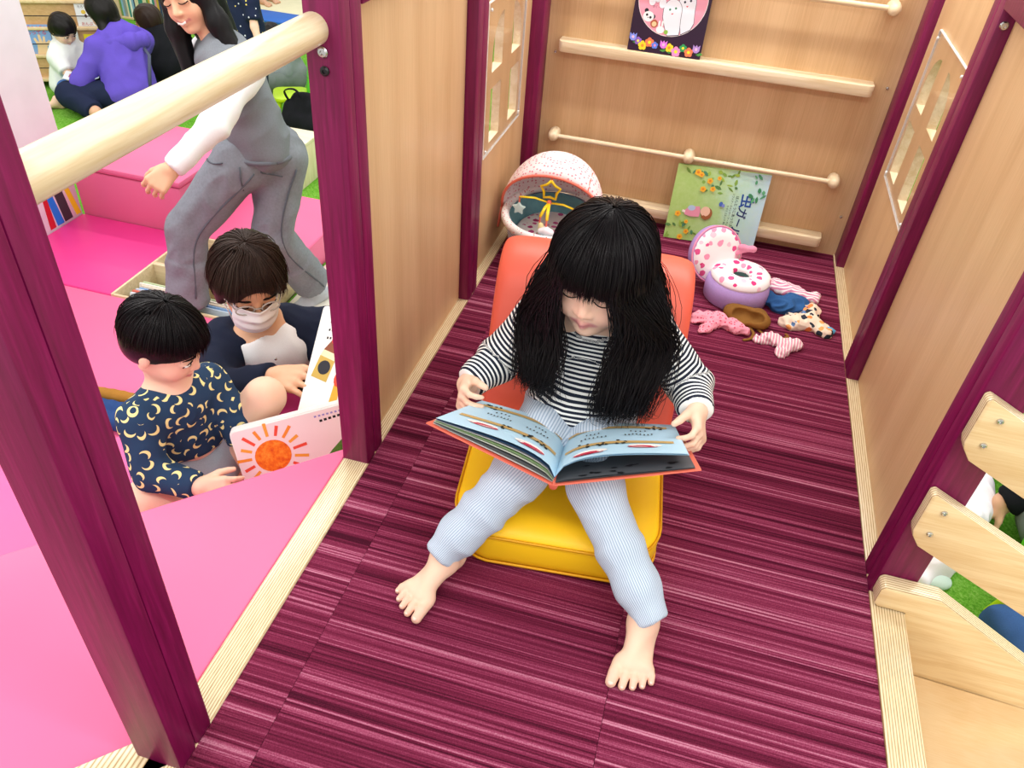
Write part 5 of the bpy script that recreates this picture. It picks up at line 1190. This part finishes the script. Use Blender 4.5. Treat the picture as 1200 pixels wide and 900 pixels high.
for pts in ([(.238, 1.955, .006), (.252, 1.925, .004), (.245, 1.895, .004), (.225, 1.880, .004)], [(.255, 1.96, .006), (.275, 1.935, .004), (.295, 1.92, .004)], [(.330, 1.925, .004), (.345, 1.94, .006), (.340, 1.955, .004)]): MB().tube(smooth_path(pts, 10), .0045, 8, flat=.5, up=(0, 0, 1)).build('tie', plain('#8a5f2a', .85, .2, .1), t_, smooth=True)
cloth_thing('doll_blouse', (.360, 2.190), 'pink and white striped doll blouse with frilled ends at the back of the pile', 'doll clothes', m_lines('#f6eef0', '#dd8fb0', 1, .009), [((-.060, .02, .012), (.0, .0, .015), .026, .022), ((.0, .0, .015), (.055, -.02, .013), .020, .016), ((.055, -.015, .014), (.066, .0, .014), .017, .012)], seed=5)
cloth_thing('doll_shorts', (.338, 2.105), 'crumpled blue denim doll shorts in the middle of the pile', 'doll clothes', m_cloth('#35639c', .15, 250), [((-.060, .015, .016), (-.02, -.01, .018), .026, .024), ((-.015, -.015, .018), (.030, .005, .02), .028, .032), ((.02, .02, .022), (.045, -.005, .016), .024, .020)], .0075, 110, seed=6)
t_ = cloth_thing('doll_dress', (.395, 2.035), 'cream doll dress with black blue and orange spots near the right threshold', 'doll clothes', m_dots('#f1dcc6', ['#2d3440', '#f08a4a', '#5f86b8', '#2d3440', '#f0a35e'], 44, .0105, .8), [((-.045, -.02, .014), (.0, -.01, .016), .028, .024), ((.01, -.0, .018), (.012, .055, .018), .024, .026), ((.01, -.01, .016), (.052, -.035, .012), .022, .020), ((-.04, -.02, .012), (-.05, -.03, .01), .024, .018)], .007, 110, seed=7)
MB().tube([(.445, 2.015, .012), (.462, 2.012, .010), (.475, 2.008, .008)], [.007, .009, .006], 8).build('blue_tag', plain('#58b4e6', .5), t_, smooth=True)
cloth_thing('doll_bow', (.312, 1.885), 'small white and pink striped doll hair bow nearest the camera', 'doll clothes', m_lines('#f6e6e4', '#e59ab0', 0, .008), [((-.045, .01, .010), (-.01, .025, .014), .013, .020), ((-.01, .02, .014), (.03, .0, .014), .018, .016), ((.03, .005, .014), (.048, .015, .014), .016, .020), ((.025, -.005, .012), (.015, -.035, .008), .014, .015)], .006, 150, .0026, seed=8)
# ---------------------------------------------------------------- room beyond: display shelf, readers, chairs
SP = A(-4.384, 5.225, FLOOR_Z); su = A(-.866, -.5, 0); sn = A(.5, -.866, 0); sz = A(0, 0, 1)
def SW(u, d, z): return A(SP[0], SP[1], 0)+su*u+sn*d+sz*z
SHW = m_lightwood(0, '#d9b282', '#c99f6c'); SHE = m_lightwood(0, '#ecd3a8', '#dcbc88')
sh_ = thing('display_bookshelf', SW(.5, -.1, FLOOR_Z), 'light wooden display shelf with face-out books behind the reading group', 'bookshelf')
ax_s = [su, sn, sz]
MB().obox(SW(.55, -.16, -.45), ax_s, (.55, .012, .52)).build('back_panel', SHW, sh_)
for u in (-.012, 1.10): MB().obox(SW(u, -.06, -.45), ax_s, (.016, .12, .52)).build('end_panel', SHE, sh_, bevel=.004)
LZ = [-.896, -.733, -.547, -.371, -.195, -.02]
for i, z in enumerate(LZ):
    d = .02-.028*i
    MB().obox(SW(.55, d-.02, z-.012), ax_s, (.545, .045, .010)).build('ledge', SHE, sh_, bevel=.003)
    MB().obox(SW(.55, d-.035, z+.085), ax_s, (.545, .006, .09)).build('rest_board', SHW, sh_)
    MB().tube([SW(.0, d+.02, z+.075), SW(1.09, d+.02, z+.075)], .0035, 6, m=plain('#241a20', .6)).build('cord', plain('#241a20', .6), sh_)
def face_book(u0, u1, row, h, col, label, items=(), texts=(), d_add=0):
    z = LZ[row]; d = .02-.028*row+.0+d_add; t = thing('picture_book', SW((u0+u1)/2, d, z), label, 'book', 'books on the display shelf')
    o = SW(u1, d, z+.0005); u = -su; w = unit(sz-sn*.10); n = unit(sn+sz*.10); wd = u1-u0; cm_ = plain(col, .4, .4, .03)
    MB().prism([(0, 0), (wd, 0), (wd, h), (0, h)], o, u, w, -n*.002).build('cover', cm_, t); MB().prism([(.002, .002), (wd-.002, .002), (wd-.002, h-.002), (.002, h-.002)], o-n*.002, u, w, -n*.008).build('pages', pages, t)
    if items: dec(t, 'cover_print', o, u, w, n, [([(x*wd, y*h) for x, y in p], c) for p, c in items], .0006)
    if texts:
        mb = MB()
        for s_, sz_, x, y, c in texts: put_text(mb, s_, sz_, o+n*.0016, u, w, x*wd, y*h, plain(c, .5, .3, 0))
        mb.build('title', None, t, normals=False)['kind'] = 'stuff'
face_book(.077, .255, 2, .155, '#eef0ef', 'white picture book with two small yellow figures above the hooded woman', [(circle(.09, 14, .30, .62), '#e7c64e'), (circle(.09, 14, .66, .62), '#d8b040'), (circle(.05, 12, .36, .45, .08), '#5b3a2a'), (circle(.05, 12, .60, .45, .08), '#6a4630')], [('たろうがよんだ', .020, .5, .84, '#3a2a30'), ('おんぶ', .026, .35, .10, '#c02436')])
face_book(.455, .62, 1, .200, '#7fa6da', 'blue picture book showing a raised hand on the display shelf', [([(.30, 0), (.72, 0), (.75, .25), (.95, .42), (.88, .48), (.72, .38), (.74, .60), (.66, .60), (.60, .38), (.55, .66), (.46, .66), (.46, .38), (.34, .56), (.26, .52), (.36, .30)], '#ecc99c')], [('げんばん', .040, .48, .86, '#d02050'), ('もってる', .034, .44, .72, '#d02050')])
face_book(.272, .450, 1, .198, '#e3ecea', 'white picture book with a brown and yellow animal above the small child', [(circle(.13, 14, .62, .62), '#e9c14a'), (circle(.08, 12, .70, .50), '#5a3222'), ([(.68, .48), (.92, .10), (.84, .05), (.62, .40)], '#3a2420'), (circle(.10, 12, .85, .30), '#e9c14a')], [('はじめてのおつかい', .019, .5, .90, '#26406a'), ('しろくま', .014, .66, .80, '#c02436')])
face_book(.150, .235, 1, .135, '#efe02a', 'plain yellow picture book peeking out behind the hooded woman')
face_book(.290, .450, 0, .140, '#efe39a', 'yellow vegetable picture book low on the display shelf', [(circle(.09, 12, .80, .75), '#6a2f22'), (circle(.10, 12, .70, .55), '#3f7f2e'), (circle(.08, 12, .82, .40), '#d8902a'), (circle(.09, 12, .76, .20), '#7a2a22'), (circle(.07, 12, .52, .30), '#2f3f8a')], [('のりもの', .030, .45, .5, '#c8202a')])
face_book(.165, .262, 0, .195, '#e6eef0', 'white picture book with red title over green grass on the lowest ledge', [([(0, 0), (1, 0), (1, .30), (0, .30)], '#8fc83a'), ([(.0, .30), (.2, .42), (.45, .36), (.75, .44), (1, .34), (1, .28), (0, .28)], '#3f9a4a'), ([(0, 0), (1, 0), (1, .08), (0, .08)], '#c8602f')], [('まる', .026, .6, .82, '#d02a36'), ('たまご', .026, .55, .64, '#d02a36')])
face_book(.375, .53, 3, .16, '#d9d3e4', 'pale lilac picture book on the third ledge of the display shelf', [(circle(.3, 16, .5, .2), '#b89ad0')])
face_book(.09, .24, 3, .16, '#f0efe8', 'white picture book with dark corners on the third ledge of the display shelf', [([(0, 0), (.22, 0), (.22, .3), (0, .3)], '#3a3a36')])
# low shelf of spines further back
s2 = thing('low_bookshelf', (-5.2, 6.85, FLOOR_Z), 'low wooden shelf packed with thin book spines behind the display shelf', 'bookshelf')
for x in (-5.62, -4.62): MB().box((x, 6.78, FLOOR_Z), (x+.02, 7.02, FLOOR_Z+.62)).build('side_panel', SHE, s2, bevel=.003)
for z in (.0, .30, .60): MB().box((-5.60, 6.78, FLOOR_Z+z), (-4.62, 7.02, FLOOR_Z+z+.018)).build('shelf_board', SHE, s2, bevel=.002)
MB().box((-5.60, 7.0, FLOOR_Z), (-4.62, 7.02, FLOOR_Z+.62)).build('back_panel', SHW, s2)
cnt_ = {}; ORD = 'first second third fourth fifth sixth seventh eighth ninth tenth eleventh twelfth thirteenth fourteenth'.split(); x = -5.595; i = 0; rb = random.Random(3); spc = [('white', '#f2f1ec'), ('red', '#c8443a'), ('teal', '#3f8f8a'), ('mustard', '#d8ae4a'), ('navy', '#2f4470'), ('green', '#6fa05a'), ('cream', '#e8dcc0'), ('grey', '#9aa0a4'), ('pink', '#e2a0b0'), ('sky blue', '#8fb8dc')]
while x < -4.65:
    w_ = rb.uniform(.012, .026); h_ = rb.uniform(.20, .265); nm, c = spc[rb.randrange(10)]
    o = MB().box((x, 6.80, FLOOR_Z+.018), (x+w_*.9, 6.97, FLOOR_Z+.018+h_)).build('book', plain(c, .5, .3, .03), bevel=.001, seg=1)
    cnt_[nm] = cnt_.get(nm, 0)+1; tag(o, '%s thin %s book spine from the left end of the low shelf' % (ORD[cnt_[nm]-1], nm), 'book', 'spines on the low shelf'); x += w_
# blue-edged cream mat far back
tag(MB().box((-6.0, 7.33, FLOOR_Z), (-2.5, 7.68, FLOOR_Z+.02)).build('floor_mat', plain('#2f6fd0', .6), bevel=.004), 'blue border strip of the far play mat', 'mat')
tag(MB().box((-6.0, 7.685, FLOOR_Z), (-2.5, 10.2, FLOOR_Z+.02)).build('floor_mat', plain('#eee8c2', .6), bevel=.004), 'cream far play mat behind the blue strip', 'mat')
# ---- people in the background
def simple_person(label, hd_c, fwd, hs, neck, pelvis, arms, legs, top, bottom, top_c, bot_c, hair_c='#14110f', child=False, h=.011, top_r=(.10, .11), arm_r=(.05, .045, .036), leg_r=(.085, .065, .05), hair_long=None, shoulders=None, bare_feet=True, hand_l=None, bot_trim=.0, wvec=None, sleeve=.92, leg_cover=.96):
    R = frame(fwd, (0, 0, 1)); s = Sdf(); T, lips = head(s, hd_c, R, hs, child=child); base = A(pelvis[0], pelvis[1], FLOOR_Z)
    w_ = unit(A(*arms[0][0])-A(*arms[1][0])) if wvec is None else unit(wvec)
    s.cap(T(0, -.08, -.25), neck, hs*.20, hs*.22, .02); s.cap(neck, pelvis, top_r[0]*.8, top_r[1]*.8, .03, w=w_, f=1.2)
    for a in arms:
        s.chain(a, tuple(q*.72 for q in arm_r)); d = unit(A(*a[2])-A(*a[1])); L = hand_l or hs*.72
        hand(s, a[2], d, (0, 0, -1) if abs(d[2]) < .8 else (fwd[0], fwd[1], 0), w_, L, curl=(20, 30, 20))
    for l in legs:
        s.chain(l, tuple(q*.72 for q in leg_r)); fd = A(*l[2])-A(*l[1]); fd[2] = 0
        if bare_feet: foot(s, A(*l[2])+A(0, 0, hs*.02), fd if np.linalg.norm(fd) > .02 else A(*fwd), (0, 0, 1), hs*.85, w_)
    t = thing('person', base, label, 'person'); sdf_obj(s, 'body', SKIN if child else SKIN_A, t, h*.75, attrs={'lip': near(lips, hs*.03), 'blush': near([T(.2, .3, -.14)], .02)})
    eyes(t, T, R, hs)
    c = Sdf(); c.cap(neck if isinstance(neck, np.ndarray) else A(*neck)-A(0, 0, .03), pelvis, top_r[0], top_r[1], .03, w=w_, f=1.25)
    c.cap(arms[0][0], arms[1][0], arm_r[0]*1.05, arm_r[0]*1.05, .04)
    for a in arms:
        if sleeve > .6: c.cap(a[0], a[1], arm_r[0], arm_r[1], .03); c.cone(a[1], A(*a[1])*(1-sleeve)+A(*a[2])*sleeve, arm_r[1], arm_r[2], .03)
        else: c.cone(a[0], A(*a[0])*.25+A(*a[1])*.75, arm_r[0]*1.1, arm_r[1]*1.25, .03)
    c.plane((0, 0, FLOOR_Z+.001), (0, 0, -1), .002); sdf_obj(c, top, top_c, t, h, fold=h*.6, fold_sc=(34, (1, 1, .7)), seed=sum(map(ord, label)) % 97)
    b = Sdf(); b.cap(A(*legs[0][0]), A(*legs[1][0]), leg_r[0]*1.25, leg_r[0]*1.25, .03)
    for l in legs: b.cap(l[0], l[1], leg_r[0]*1.08, leg_r[1]*1.08, .03); b.cone(l[1], A(*l[1])*(1-leg_cover)+A(*l[2])*leg_cover, leg_r[1]*1.08, leg_r[2]*1.08, .02)
    b.plane((0, 0, FLOOR_Z+.001), (0, 0, -1), .002); sdf_obj(b, bottom, bot_c, t, h, fold=h*.5, fold_sc=(34, (1, 1, .8)), seed=5)
    q = Sdf(); q.ell(T(0, -.06, .16), hs*A(.41, .47, .42), .01, R); q.ell(T(0, -.20, -.05), hs*A(.37, .30, .32), .03, R)
    for e in (hair_long or []): q.cap(T(e[0]*.34, -.05, -.05), T(*e), hs*.20, hs*.12, .04)
    q.ell(T(0, .50, -.18), hs*A(.30, .30, .38), .008, R, 's'); sdf_obj(q, 'hair', m_hair(hair_c, hair_c, .4), t, h*.7, fold=.003, fold_sc=(90, (1, 1, .12)), seed=9); return t, T
Z0 = FLOOR_Z
# small child in a white tee, in front of the shelf
simple_person('small child in a white tee and blue trousers reading on the green carpet', A(-4.52, 4.86, -.50), (.80, -.20, -.45), .20, A(-4.56, 4.88, -.63), A(-4.58, 4.84, Z0+.10),
    [[A(-4.58, 4.79, -.67), A(-4.46, 4.74, -.78), A(-4.33, 4.76, -.74)], [A(-4.52, 4.96, -.66), A(-4.40, 4.95, -.77), A(-4.30, 4.88, -.74)]],
    [[A(-4.56, 4.79, Z0+.09), A(-4.36, 4.72, Z0+.13), A(-4.50, 4.60, Z0+.05)], [A(-4.54, 4.90, Z0+.09), A(-4.30, 4.92, Z0+.14), A(-4.30, 4.72, Z0+.06)]],
    'white_tee', 'trousers', m_cloth('#eef2ee', .08), m_cloth('#4f74b8', .12), child=True, h=.008, top_r=(.085, .105), arm_r=(.052, .042, .03), leg_r=(.062, .05, .04), sleeve=.4, leg_cover=.9)
# woman in a purple hoodie, seen from behind
pu, puT = simple_person('long-haired person in a purple hoodie and navy trousers seen from behind', A(-4.22, 4.93, -.36), (-.75, .15, -.45), .225, A(-4.12, 4.93, -.52), A(-4.02, 4.80, Z0+.14),
    [[A(-4.20, 4.78, -.56), A(-4.28, 4.64, -.76), A(-4.40, 4.70, -.84)], [A(-4.05, 5.06, -.56), A(-4.20, 5.10, -.76), A(-4.36, 5.00, -.84)]],
    [[A(-4.06, 4.74, Z0+.12), A(-4.36, 4.58, Z0+.13), A(-4.10, 4.50, Z0+.07)], [A(-4.02, 4.90, Z0+.12), A(-4.32, 4.88, Z0+.14), A(-4.22, 4.66, Z0+.07)]],
    'hoodie', 'trousers', m_cloth('#6a55c8', .12), m_cloth('#1f2742', .12), h=.010, top_r=(.125, .15), arm_r=(.075, .066, .05), leg_r=(.095, .08, .06), hair_long=[(.45, -.05, -.75), (-.40, -.1, -.70), (.1, -.35, -.6)], bare_feet=False)
hd_ = Sdf(); hd_.chain([A(-4.22, 4.86, -.55), A(-4.11, 4.83, -.52), A(-4.01, 4.89, -.52), A(-4.00, 5.0, -.53), A(-4.10, 5.06, -.55)], (.04, .048, .058, .052, .04), .03); sdf_obj(hd_, 'hood', m_cloth('#6a55c8', .12), pu, .010, fold=.006, fold_sc=40)
MB().tube([A(-4.08, 5.03, -.50), A(-3.90, 4.92, -.60), A(-3.86, 4.80, -.80)], .012, 8, flat=.3).build('bag_strap', plain('#4b4f6a', .7), pu, smooth=True)
# woman in black
simple_person('woman with long brown-black hair in a black top facing left', A(-4.27, 5.45, -.535), (-.85, -.25, -.15), .215, A(-4.19, 5.45, -.665), A(-4.10, 5.38, Z0+.14),
    [[A(-4.17, 5.30, -.70), A(-4.28, 5.14, -.82), A(-4.44, 5.12, -.86)], [A(-4.11, 5.60, -.70), A(-4.34, 5.66, -.82), A(-4.48, 5.56, -.86)]],
    [[A(-4.14, 5.30, Z0+.12), A(-4.40, 5.16, Z0+.13), A(-4.16, 5.06, Z0+.07)], [A(-4.12, 5.48, Z0+.12), A(-4.42, 5.52, Z0+.14), A(-4.30, 5.30, Z0+.07)]],
    'black_top', 'trousers', m_cloth('#16181d', .2), m_cloth('#23252c', .15), hair_c='#2e2019', h=.011, top_r=(.125, .15), arm_r=(.07, .06, .045), hair_long=[(.42, .0, -.85), (-.40, .05, -.80), (0, -.4, -.8)], bare_feet=False)
# open book on the floor before the child
lb = thing('open_book', (-4.33, 4.68, Z0+.17), 'small open picture book on the hooded person\'s knee', 'book')
for s_, c in ((-1, '#e9eef0'), (1, '#d9e9ec')): MB().prism([(0, -.08), (.12, -.08), (.12, .08), (0, .08)], (-4.31, 4.70, Z0+.205), unit((s_*.75, .45*s_, .25)), unit((-.5, .85, 0)), (0, 0, .006)).build('page_block', plain(c, .5), lb)
dec(lb, 'page_print', A(-4.31, 4.70, Z0+.2118), unit((-.75, -.45, .25)), unit((-.5, .85, 0)), A(0, 0, 1), [([(.03, -.04), (.09, -.04), (.09, .03), (.03, .03)], '#b04a6a')], .001)
# toddler in navy between the walking woman and the mats
simple_person('toddler in a navy patterned romper standing behind the walking woman', A(-3.20, 5.05, .06), (-.6, -.7, -.1), .205, A(-3.17, 5.04, -.09), A(-3.14, 5.02, -.42),
    [[A(-3.06, 4.96, -.14), A(-3.02, 4.90, -.29), A(-2.97, 4.86, -.40)], [A(-3.26, 5.10, -.14), A(-3.30, 5.04, -.28), A(-3.30, 4.94, -.36)]],
    [[A(-3.09, 4.99, -.48), A(-3.07, 4.96, -.71), A(-3.06, 4.98, Z0+.06)], [A(-3.20, 5.05, -.48), A(-3.22, 5.02, -.71), A(-3.22, 5.05, Z0+.06)]],
    'romper', 'romper_legs', m_dots('#1b2540', ['#d8dce8', '#e6d36a'], 30, .006), m_dots('#1b2540', ['#d8dce8'], 30, .006), child=True, h=.009, top_r=(.095, .11), arm_r=(.045, .036, .028), leg_r=(.07, .05, .035), sleeve=.4, leg_cover=.35)
# person with black trousers far back on the cream mat
simple_person('person in black trousers sitting barefoot on the far cream mat', A(-5.25, 8.15, -.20), (.6, -.7, -.2), .22, A(-5.27, 8.18, -.38), A(-5.25, 8.15, Z0+.15),
    [[A(-5.38, 8.04, -.44), A(-5.30, 7.88, -.62), A(-5.12, 7.84, -.66)], [A(-5.12, 8.30, -.44), A(-5.00, 8.18, -.62), A(-4.94, 8.02, -.66)]],
    [[A(-5.28, 8.08, Z0+.12), A(-5.02, 7.96, Z0+.13), A(-4.72, 7.86, Z0+.07)], [A(-5.18, 8.22, Z0+.12), A(-4.92, 8.14, Z0+.14), A(-4.70, 8.02, Z0+.07)]],
    'grey_shirt', 'black_trousers', m_cloth('#7c8088', .1), m_cloth('#17191d', .15), h=.013, leg_cover=.86)
# child in grey by the lime chair
simple_person('child in a grey sweater sitting behind the lime green chair', A(-3.39, 5.72, -.600), (-.4, -.80, -.5), .19, A(-3.33, 5.74, -.69), A(-3.24, 5.70, Z0+.14),
    [[A(-3.22, 5.68, -.69), A(-3.20, 5.54, -.80), A(-3.36, 5.46, -.82)], [A(-3.43, 5.80, -.69), A(-3.50, 5.66, -.80), A(-3.46, 5.52, -.82)]],
    [[A(-3.18, 5.64, Z0+.11), A(-3.24, 5.40, Z0+.14), A(-3.42, 5.46, Z0+.06)], [A(-3.30, 5.74, Z0+.11), A(-3.46, 5.50, Z0+.14), A(-3.28, 5.38, Z0+.06)]],
    'grey_sweater', 'grey_trousers', m_cloth('#7f8a88', .14), m_cloth('#6f7a74', .12), child=True, h=.010, top_r=(.10, .12), arm_r=(.058, .05, .036), leg_r=(.068, .055, .04))
# ---- children's plastic chair, bag, box
LIME = plain('#c3ea12', .35); LGRN = plain('#5fcf35', .35)
def kid_chair(c, rot, label):
    t = thing('toddler_chair', (c[0], c[1], Z0), label, 'chair'); cs, sn_ = math.cos(rot), math.sin(rot); X_, Y_ = A(cs, sn_, 0), A(-sn_, cs, 0); O = A(c[0], c[1], 0)
    MB().prism(rrect(.27, .25, .06), O+sz*(-.82), X_, Y_, (0, 0, .03)).build('seat', LIME, t, bevel=.010)
    MB().prism(rrect(.27, .25, .06), O+Y_*.125+sz*(-.70)+Y_*.0, X_, unit(sz*1+Y_*.12), Y_*.022).build('backrest', LGRN, t, bevel=.008)
    for a in (-1, 1):
        for b in (-1, 1): MB().tube([O+X_*a*.09+Y_*b*.08+sz*(-.82), O+X_*a*.125+Y_*b*.115+sz*Z0], [.022, .015], 10).build('leg', LIME, t, smooth='auto')
    return t
kid_chair((-2.96, 5.17), math.radians(-62), 'lime green toddler chair with a darker green back on the green carpet')
bg_ = thing('tote_bag', (-2.78, 4.98, Z0), 'slumped black bag with white lettering beside the lime chair', 'bag'); s = Sdf()
s.cap((-2.84, 4.95, Z0+.07), (-2.66, 4.92, Z0+.07), .075, .080, .04); s.cap((-2.85, 4.99, Z0+.15), (-2.70, 4.97, Z0+.17), .055, .060, .05); s.cap((-2.80, 4.99, Z0+.22), (-2.72, 4.98, Z0+.24), .035, .03, .04); s.plane((0, 0, Z0+.002), (0, 0, -1), .003)
sdf_obj(s, 'fabric', m_cloth('#15161b', .2), bg_, .009, fold=.010, fold_sc=(30, (1, 1, .7)), seed=12)
MB().tube(smooth_path([(-2.86, 4.96, Z0+.20), (-2.88, 4.95, Z0+.27), (-2.80, 4.95, Z0+.29), (-2.74, 4.96, Z0+.22)], 14), .012, 8, flat=.4).build('handle', m_cloth('#15161b', .2), bg_, smooth=True)
mb = MB()
for i in range(5): mb.tube([(-2.83+i*.024, 4.880, Z0+.07), (-2.815+i*.022, 4.873, Z0+.10+.01*(i % 2)), (-2.80+i*.022, 4.880, Z0+.12)], .0025, 4)
mb.build('white_print', plain('#e8e8ea', .6), bg_)['kind'] = 'stuff'
bx_ = thing('storage_box', (-2.45, 4.15, Z0), 'plain beige wooden box on the green carpet behind the low pink block', 'box')
MB().box((-2.62, 4.06, Z0), (-2.325, 4.36, -.72)).build('body', m_lightwood(2, '#e9dcc0', '#d9c7a2'), bx_, bevel=.003); MB().box((-2.625, 4.055, -.72), (-2.32, 4.365, -.700)).build('lid', m_lightwood(0, '#efe4cc', '#e0cfac'), bx_, bevel=.003)
# denim and tan cloth behind the step
jn_ = thing('folded_clothes', (-1.90, 1.80, MAT_Z), 'folded blue jeans with a tan sleeve lying on the pink mat left of the boy', 'clothes'); s = Sdf()
s.cap((-1.98, 1.70, MAT_Z+.025), (-1.72, 1.72, MAT_Z+.025), .03, .03, .02); s.cap((-1.98, 1.76, MAT_Z+.03), (-1.74, 1.78, MAT_Z+.03), .03, .03, .02); s.plane((0, 0, MAT_Z+.002), (0, 0, -1), .002); sdf_obj(s, 'jeans', m_cloth('#2c4a80', .15), jn_, .008, fold=.006, fold_sc=40)
s = Sdf(); s.cap((-2.02, 1.83, MAT_Z+.025), (-1.84, 1.84, MAT_Z+.03), .028, .024, .02); s.plane((0, 0, MAT_Z+.002), (0, 0, -1), .002); sdf_obj(s, 'tan_sleeve', m_cloth('#a9762f', .12), jn_, .008, fold=.004, fold_sc=40)
# ---- group beyond the stair slats on the right
simple_person('person in a black top and grey trousers sitting behind the plywood slats', A(1.72, 2.72, -.22), (-.75, -.5, -.4), .225, A(1.74, 2.72, -.40), A(1.80, 2.70, Z0+.15),
    [[A(1.60, 2.62, -.46), A(1.50, 2.48, -.70), A(1.37, 2.46, -.84)], [A(1.86, 2.84, -.46), A(1.62, 2.80, -.70), A(1.45, 2.74, -.80)]],
    [[A(1.76, 2.62, Z0+.12), A(1.50, 2.40, Z0+.13), A(1.68, 2.24, Z0+.07)], [A(1.84, 2.76, Z0+.12), A(1.60, 2.66, Z0+.14), A(1.50, 2.42, Z0+.07)]],
    'black_top', 'grey_trousers', m_cloth('#12141a', .2), m_cloth('#7c8784', .14), h=.011, top_r=(.125, .15), arm_r=(.075, .07, .055), leg_r=(.095, .08, .06), bare_feet=False)
bl = thing('blanket', (1.20, 2.36, Z0), 'crumpled white and pale mint baby blanket on the green carpet behind the slats', 'blanket'); s = Sdf()
s.cap((1.30, 2.56, Z0+.08), (1.20, 2.34, Z0+.09), .085, .09, .03); s.cap((1.20, 2.34, Z0+.07), (1.12, 2.16, Z0+.05), .08, .06, .03); s.cap((1.14, 2.20, Z0+.04), (1.06, 2.08, Z0+.03), .05, .035, .03); s.plane((0, 0, Z0+.002), (0, 0, -1), .002); sdf_obj(s, 'cloth', m_cloth('#ece6ec', .06), bl, .008, fold=.012, fold_sc=(32, (1, 1, .7)), seed=15)
s = Sdf(); s.ell((1.12, 2.10, Z0+.02), (.06, .04, .03), .01); s.plane((0, 0, Z0+.002), (0, 0, -1), .002); sdf_obj(s, 'mint_hem', m_cloth('#cfe4dc', .06), bl, .007)
kid_chair((1.46, 2.02), math.radians(40), 'lime green toddler chair half hidden behind the stair slats')
dn = thing('denim_bundle', (1.33, 1.86, Z0), 'blue denim garment dropped on the green carpet beneath the lower slat', 'clothes'); s = Sdf()
s.cap((1.30, 1.92, Z0+.06), (1.46, 1.80, Z0+.06), .07, .08, .03); s.cap((1.34, 1.80, Z0+.05), (1.44, 1.72, Z0+.05), .06, .05, .03); s.plane((0, 0, Z0+.002), (0, 0, -1), .002); sdf_obj(s, 'cloth', m_cloth('#3b5f96', .16), dn, .008, fold=.010, fold_sc=(36, (1, 1, .7)), seed=19)
